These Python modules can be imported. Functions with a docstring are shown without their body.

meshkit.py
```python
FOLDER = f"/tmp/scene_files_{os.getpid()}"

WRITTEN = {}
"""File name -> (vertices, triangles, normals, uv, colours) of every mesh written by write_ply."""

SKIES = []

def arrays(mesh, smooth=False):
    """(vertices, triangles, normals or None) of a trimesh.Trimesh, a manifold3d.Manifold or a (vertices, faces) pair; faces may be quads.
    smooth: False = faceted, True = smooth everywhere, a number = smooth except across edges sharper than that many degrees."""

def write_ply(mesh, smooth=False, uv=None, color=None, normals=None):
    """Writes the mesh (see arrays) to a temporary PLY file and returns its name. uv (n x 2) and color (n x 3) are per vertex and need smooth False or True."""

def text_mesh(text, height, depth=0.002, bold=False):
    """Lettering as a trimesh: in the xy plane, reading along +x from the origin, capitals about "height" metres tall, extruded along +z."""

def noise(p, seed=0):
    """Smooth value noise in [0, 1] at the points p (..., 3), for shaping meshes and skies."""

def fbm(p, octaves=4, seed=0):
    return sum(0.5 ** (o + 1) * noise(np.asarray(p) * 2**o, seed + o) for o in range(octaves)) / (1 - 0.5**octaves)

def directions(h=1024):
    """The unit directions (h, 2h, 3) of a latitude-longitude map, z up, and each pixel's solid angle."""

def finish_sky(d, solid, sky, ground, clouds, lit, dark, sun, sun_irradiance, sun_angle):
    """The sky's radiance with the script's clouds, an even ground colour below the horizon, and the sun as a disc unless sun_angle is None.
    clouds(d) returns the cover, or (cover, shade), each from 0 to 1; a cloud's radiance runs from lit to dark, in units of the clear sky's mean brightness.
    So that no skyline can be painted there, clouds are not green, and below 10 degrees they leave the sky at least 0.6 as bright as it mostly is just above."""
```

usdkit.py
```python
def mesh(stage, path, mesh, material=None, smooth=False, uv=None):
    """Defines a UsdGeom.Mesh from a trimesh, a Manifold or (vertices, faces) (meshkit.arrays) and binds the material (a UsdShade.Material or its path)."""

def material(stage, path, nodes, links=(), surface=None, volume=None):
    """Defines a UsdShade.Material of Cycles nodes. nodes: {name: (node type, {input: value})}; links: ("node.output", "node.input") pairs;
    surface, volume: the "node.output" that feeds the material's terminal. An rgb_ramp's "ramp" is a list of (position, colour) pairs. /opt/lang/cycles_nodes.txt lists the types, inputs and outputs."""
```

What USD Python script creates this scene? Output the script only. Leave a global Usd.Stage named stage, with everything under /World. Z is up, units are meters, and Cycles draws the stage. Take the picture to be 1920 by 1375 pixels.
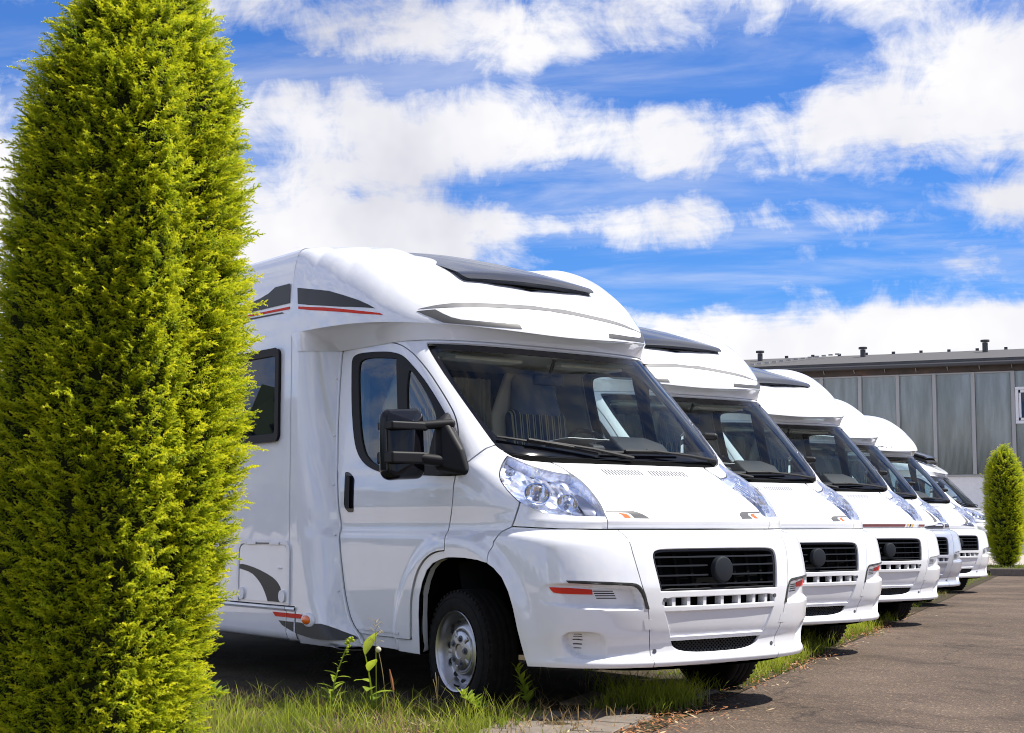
import math, random, numpy as np, trimesh, shapely, usdkit, meshkit
from shapely.geometry import Polygon, MultiPolygon, box as sbox, LineString
from shapely.ops import unary_union
from scipy.interpolate import PchipInterpolator, RectBivariateSpline, splprep, splev
from pxr import Usd, UsdGeom, UsdShade, UsdLux, Sdf, Gf, Vt

stage = Usd.Stage.CreateInMemory()
UsdGeom.SetStageUpAxis(stage, 'Z')
UsdGeom.SetStageMetersPerUnit(stage, 1.0)
world = UsdGeom.Xform.Define(stage, '/World')
UsdGeom.Scope.Define(stage, '/World/Looks')
rng = np.random.default_rng(7)
random.seed(7)

# ---------------------------------------------------------------- camera
YAW, PITCH, ROLL = math.radians(142.299), math.radians(4.893), 0.0
EYE = np.array([6.436, -5.618, 0.982])
cam = UsdGeom.Camera.Define(stage, '/World/Camera')
fw = np.array([math.cos(YAW)*math.cos(PITCH), math.sin(YAW)*math.cos(PITCH), math.sin(PITCH)])
rt = np.cross(fw, [0, 0, 1.0]); rt /= np.linalg.norm(rt); up = np.cross(rt, fw)
cam.AddTransformOp().Set(Gf.Matrix4d(*rt, 0, *up, 0, *(-fw), 0, *EYE, 1))
cam.CreateHorizontalApertureAttr(36.0)
cam.CreateVerticalApertureAttr(36.0*733/1024)
cam.CreateFocalLengthAttr(36.0*2779.6/1920)
cam.CreateVerticalApertureOffsetAttr(36.0*56.7/1920)
cam.CreateClippingRangeAttr(Gf.Vec2f(0.05, 5000))
cam.CreateExposureAttr(0.75)

# ---------------------------------------------------------------- sun and sky
SUN_AZ, SUN_EL = math.radians(54), math.radians(58)
sund = np.array([math.cos(SUN_EL)*math.cos(SUN_AZ), math.cos(SUN_EL)*math.sin(SUN_AZ), math.sin(SUN_EL)])
sun = UsdLux.DistantLight.Define(stage, '/World/sun')
sun.CreateIntensityAttr(1.2); sun.CreateAngleAttr(0.53); sun.CreateNormalizeAttr(True)
sun.CreateColorAttr(Gf.Vec3f(1.0, .955, .88))
zax = sund; xax = np.cross([0, 0, 1.0], zax); xax /= np.linalg.norm(xax); yax = np.cross(zax, xax)
sun.AddTransformOp().Set(Gf.Matrix4d(*xax, 0, *yax, 0, *zax, 0, 0, 0, 30, 1))
# the sky: blue air with broken white cloud sheets, all as a function of the viewing direction
def sky_nodes():
    n, l = {}, []
    n['tc'] = ('texture_coordinate', {})
    n['sky'] = ('sky_texture', {'sky_type': 'single_scattering', 'sun_disc': False, 'sun_elevation': SUN_EL, 'sun_rotation': math.atan2(sund[0], sund[1]), 'air_density': 1.0, 'aerosol_density': .35, 'ozone_density': 2.0})
    n['tint'] = ('mix', {'mix_type': 'multiply', 'fac': 1.0, 'color2': (.20, .49, .93)}); l.append(('sky.color', 'tint.color1'))
    n['nv'] = ('vector_math', {'math_type': 'normalize'}); l.append(('tc.generated', 'nv.vector1'))
    n['xyz'] = ('separate_xyz', {}); l.append(('nv.vector', 'xyz.vector'))
    def M(name, op, a, b=None, **k):
        inp = {'math_type': op}
        for key, v in (('value1', a), ('value2', b)):
            if isinstance(v, str): l.append((v, f'{name}.{key}'))
            elif v is not None: inp[key] = float(v)
        if k.get('clamp'): inp['use_clamp'] = True
        n[name] = ('math', inp); return name+'.value'
    at = M('at', 'arctan2', 'xyz.y', 'xyz.x'); az = M('az', 'subtract', at, YAW); az = M('azd', 'multiply', az, -180/math.pi)
    el = M('el', 'arcsine', 'xyz.z'); el = M('eld', 'multiply', el, 180/math.pi)
    # cloud layer: the direction meets a flat sheet overhead
    zc = M('zc', 'maximum', 'xyz.z', 0.0); zc = M('zc2', 'add', zc, .16)
    px_ = M('pxx', 'divide', 'xyz.x', zc); py_ = M('pyy', 'divide', 'xyz.y', zc)
    n['cv'] = ('combine_xyz', {}); l += [(px_, 'cv.x'), (py_, 'cv.y')]
    n['rot'] = ('vector_rotate', {'rotate_type': 'z_axis', 'angle': -YAW+math.radians(12)}); l.append(('cv.vector', 'rot.vector'))
    n['map'] = ('mapping', {'scale': (1.0, .55, 1.0)}); l.append(('rot.vector', 'map.vector'))
    n['n1'] = ('noise_texture', {'scale': 3.1, 'detail': 9.0, 'roughness': .60, 'distortion': .35}); l.append(('map.vector', 'n1.vector'))
    n['n2'] = ('noise_texture', {'scale': 9.0, 'detail': 7.0, 'roughness': .62, 'distortion': .2}); l.append(('nv.vector', 'n2.vector'))
    n['n3'] = ('noise_texture', {'scale': 5.0, 'detail': 5.0, 'roughness': .55}); l.append(('nv.vector', 'n3.vector'))
    n['n4'] = ('noise_texture', {'scale': 26.0, 'detail': 6.0, 'roughness': .65, 'distortion': .6}); l.append(('nv.vector', 'n4.vector'))
    s = M('mixn', 'multiply', 'n1.fac', .42); s2 = M('mixn2', 'multiply', 'n2.fac', .34); s3 = M('mixn3', 'multiply', 'n4.fac', .24); tot = M('sum0', 'add', s, s2); tot = M('sum1', 'add', tot, s3); tot = M('amp', 'multiply', tot, 2.7); tot = M('ampo', 'subtract', tot, .84)
    # where the large cloud banks and the clear gaps stand: (azimuth right +, elevation, half widths, weight) in degrees
    def ang(x, y):
        a = math.degrees(math.atan((x-960)/2780)); return a, math.degrees(math.atan((982-y)/2780*math.cos(math.radians(a))))
    blobs = [(820, 30, 300, 48, .24), (1060, 75, 90, 22, .14), (560, 215, 190, 60, .16), (870, 230, 170, 70, .26), (600, 380, 320, 90, .24), (1480, 250, 330, 75, .22), (1800, 250, 220, 70, .18), (1830, 90, 130, 70, .20), (1500, 165, 240, 26, .10), (1160, 425, 230, 26, .20), (900, 440, 200, 20, .10), (1560, 625, 560, 46, .30), (1820, 490, 170, 24, .14), (1560, 465, 150, 12, .08), (1045, 484, 55, 12, .15), (1850, 365, 120, 24, .14), (1590, 408, 90, 12, .09), (20, 420, 160, 300, .20),
             (1180, 150, 320, 48, -.26), (470, 60, 120, 60, -.26), (1000, 130, 200, 30, -.10), (1120, 352, 260, 26, -.26), (1500, 400, 330, 34, -.16), (1350, 520, 420, 50, -.28), (30, 30, 120, 120, -.26), (720, 122, 260, 22, -.16), (1640, 345, 260, 20, -.16), (1650, 560, 300, 18, -.14), (1500, 60, 240, 60, -.14), (1100, 300, 60, 14, -.08), (1250, 300, 900, 330, -.02)]
    hz = M('hz', 'multiply', el, -.11); hz = M('hze', 'exponent', hz); hz = M('hzc', 'minimum', hz, 1.0); hz = M('hzw', 'multiply', hz, .20); acc = M('hza', 'add', tot, hz)
    # a broad band of thinner cloud lies across the view
    for i, (x, y, wx, wy, w) in enumerate(blobs):
        a, e = ang(x, y); ra = math.degrees(wx/2780); re = math.degrees(wy/2780)
        u = M(f'u{i}', 'subtract', az, a); u = M(f'ua{i}', 'divide', u, ra); u = M(f'ub{i}', 'multiply', u, u)
        v = M(f'v{i}', 'subtract', el, e); v = M(f'va{i}', 'divide', v, re); v = M(f'vb{i}', 'multiply', v, v)
        q = M(f'q{i}', 'add', u, v); q = M(f'qn{i}', 'multiply', q, -.75); g = M(f'g{i}', 'exponent', q); g = M(f'gw{i}', 'multiply', g, w*(.82 if w > 0 else .9))
        acc = M(f'acc{i}', 'add', acc, g)
    n['cov'] = ('map_range', {'range_type': 'smoothstep', 'from_min': .35, 'from_max': .76, 'to_min': 0.0, 'to_max': 1.0, 'clamp': True}); l.append((acc, 'cov.value'))
    n['map2'] = ('mapping', {'scale': (1.0, .34, 1.0), 'rotation': (0, 0, .25)}); l.append(('rot.vector', 'map2.vector'))
    n['n5'] = ('noise_texture', {'scale': 4.5, 'detail': 7.0, 'roughness': .6, 'distortion': .4}); l.append(('map2.vector', 'n5.vector'))
    n['veil'] = ('map_range', {'range_type': 'smoothstep', 'from_min': .40, 'from_max': .78, 'to_min': .03, 'to_max': .46, 'clamp': True}); l.append(('n5.fac', 'veil.value'))
    mx = M('cmax', 'maximum', 'cov.result', 'veil.result')
    n['shade'] = ('rgb_ramp', {'ramp': [(.32, (4.2, 4.25, 4.7)), (.47, (5.4, 5.4, 5.7)), (.58, (6.1, 6.05, 6.1))]}); l.append(('n3.fac', 'shade.fac'))
    n['mixc'] = ('mix', {'mix_type': 'mix'}); l += [(mx, 'mixc.fac'), ('tint.color', 'mixc.color1'), ('shade.color', 'mixc.color2')]
    n['bg'] = ('background_shader', {'strength': .10}); l.append(('mixc.color', 'bg.color'))
    return n, l
SKY_N, sky_links = sky_nodes()
dome = UsdLux.DomeLight.Define(stage, '/World/sky')
UsdShade.MaterialBindingAPI.Apply(dome.GetPrim()).Bind(usdkit.material(stage, '/World/Looks/sky', SKY_N, sky_links, surface='bg.background'))
dome.GetPrim().SetCustomDataByKey('kind', 'structure'); dome.GetPrim().SetCustomDataByKey('label', 'blue sky with broken white clouds')
# ---------------------------------------------------------------- helpers
T_ = Sdf.ValueTypeNames
names = {}
def numbered(parent, name):
    k = (str(parent), name); n = names.get(k, 0); names[k] = n+1
    return name if n == 0 else f'{name}_{n:03d}'
def meta(prim, label=None, category=None, group=None, kind=None):
    p = prim.GetPrim() if hasattr(prim, 'GetPrim') else prim
    for k, v in (('label', label), ('category', category), ('group', group), ('kind', kind)):
        if v: p.SetCustomDataByKey(k, v)
    return p
LOOK = {}
def mat(name, nodes, links, surface, volume=None):
    LOOK[name] = usdkit.material(stage, '/World/Looks/'+name, nodes, links, surface=surface, volume=volume)
    return LOOK[name]
def plain(name, color, rough=.5, metal=0, coat=0, spec=.5, **kw):
    return mat(name, {'p': ('principled_bsdf', dict(base_color=color, roughness=rough, metallic=metal, coat_weight=coat, specular_ior_level=spec, **kw))}, [], 'p.BSDF')
def xform(name, loc=(0, 0, 0), rz=0.0, label=None, category=None, group=None, kind=None):
    x = UsdGeom.Xform.Define(stage, '/World/'+numbered('/World', name))
    x.AddTranslateOp().Set(Gf.Vec3d(*map(float, loc)))
    if rz: x.AddRotateZOp().Set(float(math.degrees(rz)))
    meta(x, label, category, group, kind)
    return x.GetPrim()
def put(parent, name, m, material, smooth=35, label=None, **kw):
    """one Mesh prim. m: trimesh | (v,f) | (v,f,n)"""
    pp = '/World' if parent is None else str(parent.GetPath())
    path = pp+'/'+numbered(pp, name)
    if isinstance(m, tuple) and len(m) == 3:
        v, f, n = m
        g = UsdGeom.Mesh.Define(stage, path)
        g.CreatePointsAttr(Vt.Vec3fArray.FromNumpy(np.ascontiguousarray(v, np.float32)))
        g.CreateFaceVertexCountsAttr(Vt.IntArray.FromNumpy(np.full(len(f), 3, np.int32)))
        g.CreateFaceVertexIndicesAttr(Vt.IntArray.FromNumpy(np.ascontiguousarray(f, np.int32).ravel()))
        g.CreateSubdivisionSchemeAttr('none')
        g.CreateNormalsAttr(Vt.Vec3fArray.FromNumpy(np.ascontiguousarray(n, np.float32))); g.SetNormalsInterpolation('vertex')
        UsdShade.MaterialBindingAPI.Apply(g.GetPrim()).Bind(LOOK[material])
    else:
        g = usdkit.mesh(stage, path, m, LOOK[material], smooth=smooth)
    meta(g, label, **kw)
    return g.GetPrim()
def cat_(*ms):
    out = []
    for m in ms:
        out += list(m) if isinstance(m, list) else [m]
    return trimesh.util.concatenate(out)
def bx(cx, cy, cz, sx, sy, sz, rz=0, ry=0, rx=0):
    m = trimesh.creation.box([sx, sy, sz])
    if rx: m.apply_transform(trimesh.transformations.rotation_matrix(rx, [1, 0, 0]))
    if ry: m.apply_transform(trimesh.transformations.rotation_matrix(ry, [0, 1, 0]))
    if rz: m.apply_transform(trimesh.transformations.rotation_matrix(rz, [0, 0, 1]))
    m.apply_translation([cx, cy, cz]); return m
def rbox(sx, sy, sz, r=.01, c=(0, 0, 0), n=3):
    """rounded box = hull of eight small spheres"""
    s = trimesh.creation.icosphere(1 if n < 3 else 2, r).vertices
    pts = [s+np.array([a*(sx/2-r), b*(sy/2-r), d*(sz/2-r)]) for a in (-1, 1) for b in (-1, 1) for d in (-1, 1)]
    m = trimesh.convex.convex_hull(np.vstack(pts)); m.apply_translation(c); return m
def tube(pts, rad, sides=6, caps=True):
    p = np.asarray(pts, float); rad = np.broadcast_to(rad, (len(p),))
    t = np.gradient(p, axis=0); t /= np.linalg.norm(t, axis=1, keepdims=True)+1e-12
    a = np.cross(t, np.where(np.abs(t[:, 2:]) < .9, [0, 0, 1.0], [1.0, 0, 0])); a /= np.linalg.norm(a, axis=1, keepdims=True)
    b = np.cross(t, a); an = np.arange(sides)*2*np.pi/sides
    v = p[:, None]+rad[:, None, None]*(np.cos(an)[None, :, None]*a[:, None]+np.sin(an)[None, :, None]*b[:, None])
    i, j = np.meshgrid(np.arange(len(p)-1), np.arange(sides), indexing='ij')
    q = np.stack([i*sides+j, i*sides+(j+1) % sides, (i+1)*sides+(j+1) % sides, (i+1)*sides+j], -1).reshape(-1, 4)
    f = np.vstack([q[:, [0, 1, 2]], q[:, [0, 2, 3]]]); v = v.reshape(-1, 3)
    if caps:
        n = len(v); v = np.vstack([v, p[0], p[-1]]); k = np.arange(sides); k2 = (k+1) % sides
        f = np.vstack([f, np.c_[np.full(sides, n), k2, k], np.c_[np.full(sides, n+1), n-sides+k, n-sides+k2]])
    return trimesh.Trimesh(v, f, process=False)
def lathe_y(profile, seg=48):
    """revolve (radius, y) pairs about the y axis"""
    pr = np.asarray(profile, float); an = np.arange(seg)*2*np.pi/seg
    v = np.stack([pr[:, 0][:, None]*np.cos(an), np.repeat(pr[:, 1][:, None], seg, 1), pr[:, 0][:, None]*np.sin(an)], -1).reshape(-1, 3)
    i, j = np.meshgrid(np.arange(len(pr)-1), np.arange(seg), indexing='ij')
    q = np.stack([i*seg+j, (i+1)*seg+j, (i+1)*seg+(j+1) % seg, i*seg+(j+1) % seg], -1).reshape(-1, 4)
    return trimesh.Trimesh(v, np.vstack([q[:, [0, 1, 2]], q[:, [0, 2, 3]]]), process=False)
def grid_mesh(P, flip=False):
    """P (n,m,3) -> trimesh"""
    n, m = P.shape[:2]
    i = (np.arange(n-1)[:, None]*m+np.arange(m-1)[None]).ravel()
    f = np.vstack([np.c_[i, i+1, i+m+1], np.c_[i, i+m+1, i+m]])
    if flip: f = f[:, ::-1]
    return trimesh.Trimesh(P.reshape(-1, 3), f, process=False)
def extrude(poly, h, z0=0):
    m = trimesh.creation.extrude_polygon(poly, h, engine='earcut'); m.apply_translation([0, 0, z0]); return m
def smooth_poly(pts, it=2, keep=28):
    """corner cutting that keeps corners sharper than KEEP..: corners turning more than 50 degrees stay"""
    p = np.asarray(pts, float)
    for _ in range(it):
        a, b = np.roll(p, 1, 0)-p, np.roll(p, -1, 0)-p
        la, lb = np.linalg.norm(a, axis=1), np.linalg.norm(b, axis=1)
        c = -(a*b).sum(1)/(la*lb+1e-12)
        out = []
        for k in range(len(p)):
            if c[k] < .6: out.append(p[k])
            else: out += [p[k]+.25*a[k], p[k]+.25*b[k]]
        p = np.array(out)
    return p

# a panel of a curved skin: region POLY of a surface FN(u, w) -> (n,3), with bevelled edges that turn in by DEPTH
def skin(fn, poly, depth=.012, bevel=.0022, cu=.03, cw=.03, off=0.0, side=1, dens=.02, back=False):
    """FN(u,w) gives points; its normal (u x w) points outward when SIDE=1. OFF: number or function (u,w)->metres along the normal"""
    h = 1e-3
    def base(u, w):
        a = fn(u+h, w)-fn(u-h, w); b = fn(u, w+h)-fn(u, w-h)
        n = np.cross(a, b)*side
        return n/(np.linalg.norm(n, axis=-1, keepdims=True)+1e-12)
    def P(u, w):
        o = off(u, w) if callable(off) else off
        q = fn(u, w)
        if np.ndim(o) or o: q = q+base(u, w)*np.reshape(o, (-1, 1))
        return q
    def Nn(u, w):
        if not callable(off): return base(u, w)
        a = P(u+h, w)-P(u-h, w); b = P(u, w+h)-P(u, w-h); n = np.cross(a, b)*side
        return n/(np.linalg.norm(n, axis=-1, keepdims=True)+1e-12)
    polys = [g for g in getattr(poly, 'geoms', [poly]) if g.geom_type == 'Polygon' and g.area > 1e-7]
    V, F, NN = [], [], []; cnt = 0
    for pg in polys:
        inner = shapely.segmentize(pg.simplify(.0004), dens)
        x0, y0, x1, y1 = inner.bounds
        xs = np.linspace(x0, x1, max(2, int(math.ceil((x1-x0)/cu))+1)); ys = np.linspace(y0, y1, max(2, int(math.ceil((y1-y0)/cw))+1))
        A, B = np.meshgrid(np.arange(len(xs)-1), np.arange(len(ys)-1), indexing='ij'); A, B = A.ravel(), B.ravel()
        cells = shapely.box(xs[A], ys[B], xs[A+1], ys[B+1])
        shapely.prepare(inner)
        full = shapely.contains_properly(inner, cells); part = shapely.intersects(inner, cells) & ~full
        uv, tri = [], []; k = 0
        for a, b in zip(A[full], B[full]):
            uv += [(xs[a], ys[b]), (xs[a+1], ys[b]), (xs[a+1], ys[b+1]), (xs[a], ys[b+1])]; tri += [(k, k+1, k+2), (k, k+2, k+3)]; k += 4
        cut = shapely.intersection(inner, cells[part])
        tris = shapely.constrained_delaunay_triangles(cut)
        for g in shapely.get_parts(tris):
            c = np.asarray(g.exterior.coords)[:3]
            if (c[1, 0]-c[0, 0])*(c[2, 1]-c[0, 1])-(c[1, 1]-c[0, 1])*(c[2, 0]-c[0, 0]) < 0: c = c[::-1]
            uv += [tuple(q) for q in c]; tri.append((k, k+1, k+2)); k += 3
        if not uv: continue
        uv, inv = np.unique(np.round(np.array(uv), 6), axis=0, return_inverse=True); tri = inv.ravel()[np.array(tri)]
        tri = tri[(tri[:, 0] != tri[:, 1]) & (tri[:, 1] != tri[:, 2]) & (tri[:, 0] != tri[:, 2])]
        p, n = P(uv[:, 0], uv[:, 1]), Nn(uv[:, 0], uv[:, 1])
        V.append(p); NN.append(n); F.append(tri+cnt); cnt += len(p)
        if depth:
            for ring in [inner.exterior, *inner.interiors]:
                c = np.asarray(ring.coords)[:-1]
                ccw = shapely.LinearRing(ring).is_ccw
                c = c if (ccw == (ring is inner.exterior)) else c[::-1]     # outward is to the right of travel
                e = np.roll(c, -1, 0)-c; e /= np.linalg.norm(e, axis=1, keepdims=True)+1e-12
                nr = np.c_[e[:, 1], -e[:, 0]]; o = nr+np.roll(nr, 1, 0); o /= np.linalg.norm(o, axis=1, keepdims=True)+1e-9
                p0, n0 = P(c[:, 0], c[:, 1]), Nn(c[:, 0], c[:, 1])
                q = P(c[:, 0]+o[:, 0]*2e-3, c[:, 1]+o[:, 1]*2e-3)-p0
                q -= (q*n0).sum(1, keepdims=True)*n0; q /= np.linalg.norm(q, axis=1, keepdims=True)+1e-12
                b2 = bevel
                rings = [(p0, n0), (p0+q*b2*.7-n0*b2*.3, n0*.7+q*.7), (p0+q*b2-n0*b2, q), (p0+q*b2-n0*b2, q), (p0+q*b2*.6-n0*depth, q)]
                m = len(c); i = np.arange(m); j = (i+1) % m
                for pp, nn in rings:
                    V.append(pp); NN.append(nn/(np.linalg.norm(nn, axis=1, keepdims=True)+1e-12))
                for r in (0, 1, 3):
                    a, b = cnt+r*m, cnt+(r+1)*m
                    F.append(np.vstack([np.c_[a+i, b+i, b+j], np.c_[a+i, b+j, a+j]]))
                cnt += 5*m
    if not V: return None
    V, F, NN = np.vstack(V), np.vstack(F), np.vstack(NN)
    if side < 0: F = F[:, ::-1]
    return V, F, NN
def mirror(m):
    if m is None: return None
    if isinstance(m, tuple):
        v, f, n = m; return v*[1, -1, 1], f[:, ::-1], n*[1, -1, 1]
    m = m.copy(); m.vertices = m.vertices*[1, -1, 1]; m.faces = m.faces[:, ::-1]; return m
def shift(m, d):
    return (m[0]+np.asarray(d), m[1], m[2]) if isinstance(m, tuple) else m.copy().apply_translation(d)
def join(*ms):
    V, F, N, c = [], [], [], 0
    for m in ms:
        if m is None: continue
        if not isinstance(m, tuple): m = meshkit.arrays(m, 35)
        V.append(m[0]); F.append(m[1]+c); N.append(m[2]); c += len(m[0])
    return np.vstack(V), np.vstack(F), np.vstack(N)
# ---------------------------------------------------------------- materials
def paint(name, color, rough=.38, metal=0.0, dirt=.06, coat=1.0):
    mat(name, {'g': ('geometry', {}), 'n': ('noise_texture', {'scale': 2.2, 'detail': 6.0, 'roughness': .65}),
               'r': ('rgb_ramp', {'ramp': [(.35, [c*(1-dirt) for c in color]), (.65, color)]}),
               'n2': ('noise_texture', {'scale': 160.0, 'detail': 2.0}), 'b': ('bump', {'strength': .02, 'distance': .002}),
               'p': ('principled_bsdf', {'roughness': rough, 'metallic': metal, 'coat_weight': coat, 'coat_roughness': .025, 'coat_ior': 1.75, 'specular_ior_level': .4})},
        [('g.position', 'n.vector'), ('g.position', 'n2.vector'), ('n.fac', 'r.fac'), ('r.color', 'p.base_color'), ('n2.fac', 'b.height'), ('b.normal', 'p.normal')], 'p.BSDF')
paint('white_paint', (.80, .805, .82))
paint('silver_paint', (.50, .52, .58), rough=.32, metal=.35)
paint('white_plastic', (.78, .785, .80), rough=.45, coat=.5)
plain('charcoal_film', (.040, .039, .035), .4, spec=.35)
plain('grey_film', (.075, .075, .075), .45, spec=.3)
plain('pale_grey_film', (.16, .158, .158), .45, spec=.3)
plain('red_film', (.66, .030, .008), .5, spec=.3)
plain('orange_film', (.75, .10, .012), .5, spec=.3)
plain('maroon_film', (.16, .02, .022), .35, coat=.6)
plain('yellow_film', (.75, .42, .05), .35, coat=.6)
plain('navy_film', (.02, .022, .04), .3, coat=.6)
plain('black_plastic', (.006, .006, .007), .55, spec=.28)
plain('black_gloss', (.006, .006, .008), .06, spec=.3)
plain('grille_plastic', (.010, .010, .011), .42, spec=.35)
plain('badge_plastic', (.010, .013, .018), .6, spec=.3)
plain('void_dark', (.004, .004, .004), .95, spec=.05)
plain('interior_grey', (.34, .35, .34), .7)
plain('interior_dark', (.009, .010, .013), .6, spec=.3)
plain('trim_light', (.55, .54, .50), .7)
plain('chrome', (.86, .87, .9), .06, metal=1)
plain('reflector_dark', (.25, .26, .30), .12, metal=1)
mat('irid', {'tc': ('geometry', {}), 'n': ('noise_texture', {'scale': 11.0, 'detail': 2.0, 'distortion': 1.5}), 'r': ('rgb_ramp', {'ramp': [(.30, (.92, .92, .94)), (.42, (.55, .58, .70)), (.47, (.93, .93, .95)), (.55, (.58, .70, .95)), (.60, (.95, .95, .95)), (.645, (.88, .80, .55)), (.68, (.62, .58, .72)), (.74, (.95, .95, .97))]}), 'p': ('principled_bsdf', {'metallic': .65, 'roughness': .22})},
    [('tc.position', 'n.vector'), ('n.fac', 'r.fac'), ('r.color', 'p.base_color')], 'p.BSDF')
plain('amber', (.85, .16, .01), .15, coat=1)
plain('steel_rim', (.52, .52, .53), .30, metal=1)
plain('rim_hole', (.01, .01, .01), .8)
plain('wheel_nut', (.16, .17, .19), .35, metal=.8)
mat('rubber', {'g': ('geometry', {}), 'n': ('noise_texture', {'scale': 30.0, 'detail': 3.0}), 'r': ('rgb_ramp', {'ramp': [(.3, (.007, .0065, .0065)), (.7, (.014, .013, .012))]}), 'p': ('principled_bsdf', {'roughness': .8, 'specular_ior_level': .15})},
    [('g.position', 'n.vector'), ('n.fac', 'r.fac'), ('r.color', 'p.base_color')], 'p.BSDF')
def pane(name, tint, strength=1.0, rough=0.0, gl=(1, 1, 1)):
    # a single sheet: reflects more the flatter one looks along it, alike from both sides
    mat(name, {'t': ('transparent_bsdf', {'color': tint}), 'g': ('glossy_bsdf', {'color': gl, 'roughness': rough}), 'lw': ('layer_weight', {'blend': .5}), 'pw': ('math', {'math_type': 'power', 'value2': 5.0}), 'ma': ('math', {'math_type': 'multiply_add', 'value2': .85, 'value3': .045*strength, 'use_clamp': True}), 'm': ('mix_closure', {})},
        [('lw.facing', 'pw.value1'), ('pw.value', 'ma.value1'), ('ma.value', 'm.fac'), ('t.BSDF', 'm.closure1'), ('g.BSDF', 'm.closure2')], 'm.closure')
pane('windscreen_glass', (.92, .97, .97), .3)
pane('side_glass', (.68, .84, .84), 2.6)
pane('house_glass', (.10, .11, .13), 1.6, gl=(.8, .85, 1))
pane('lamp_lens', (.98, .98, 1.0), .8)
mat('smoke_acrylic', {'p': ('principled_bsdf', {'base_color': (.022, .022, .026), 'roughness': .22, 'coat_weight': .3, 'specular_ior_level': .5})}, [], 'p.BSDF')
plain('seat_blue', (.12, .145, .20), .9)
mat('seat_stripe', {'tc': ('texture_coordinate', {}), 's': ('separate_xyz', {}), 'm': ('math', {'math_type': 'multiply', 'value2': 19.0}), 'fr': ('math', {'math_type': 'fraction'}), 'r': ('rgb_ramp', {'ramp': [(0, (.03, .04, .07)), (.30, (.03, .04, .07)), (.34, (.40, .34, .20)), (.46, (.40, .34, .20)), (.5, (.02, .02, .03)), (.62, (.02, .02, .03)), (.66, (.30, .30, .26)), (.74, (.30, .30, .26)), (.78, (.03, .04, .07))], 'interpolate': False}), 'p': ('principled_bsdf', {'roughness': .9})},
    [('tc.object', 's.vector'), ('s.y', 'm.value1'), ('m.value', 'fr.value1'), ('fr.value', 'r.fac'), ('r.color', 'p.base_color')], 'p.BSDF')
plain('curtain_cloth', (.82, .80, .74), .95)
plain('seat_beige', (.58, .52, .42), .9)
plain('paper', (.75, .75, .72), .8)
mat('blind_blue', {'tc': ('geometry', {}), 'n': ('voronoi_texture', {'scale': 26.0}), 'r': ('rgb_ramp', {'ramp': [(.0, (.03, .06, .10)), (.5, (.10, .22, .30)), (.8, (.30, .42, .46))]}), 'p': ('principled_bsdf', {'roughness': .35, 'metallic': .4})},
    [('tc.position', 'n.vector'), ('n.distance', 'r.fac'), ('r.color', 'p.base_color')], 'p.BSDF')
plain('rib_plastic', (.006, .006, .006), .8, spec=.1)
FZ=np.array([[.25,.88],[.28,.905],[.295,.932],[.308,.945],[.325,.947],[.342,.935],[.36,.915],[.40,.914],[.44,.928],[.46,.938],[.52,.952],[.60,.963],[.68,.965],[.76,.956],[.84,.942],[.90,.926],[.93,.912],[.95,.892],[.963,.862],[.972,.83],[.98,.800],[.99,.789],[1.01,.797],[1.03,.800],[1.045,.786],[1.065,.752],[1.10,.71],[1.15,.635],[1.20,.555],[1.25,.467],[1.30,.37],[1.335,.292],[1.36,.245],[1.40,.214],[1.5,.127],[1.6,.038],[1.7,-.053],[1.8,-.147],[1.9,-.245],[2.0,-.347],[2.05,-.40],[2.1,-.457],[2.15,-.52]])
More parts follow.
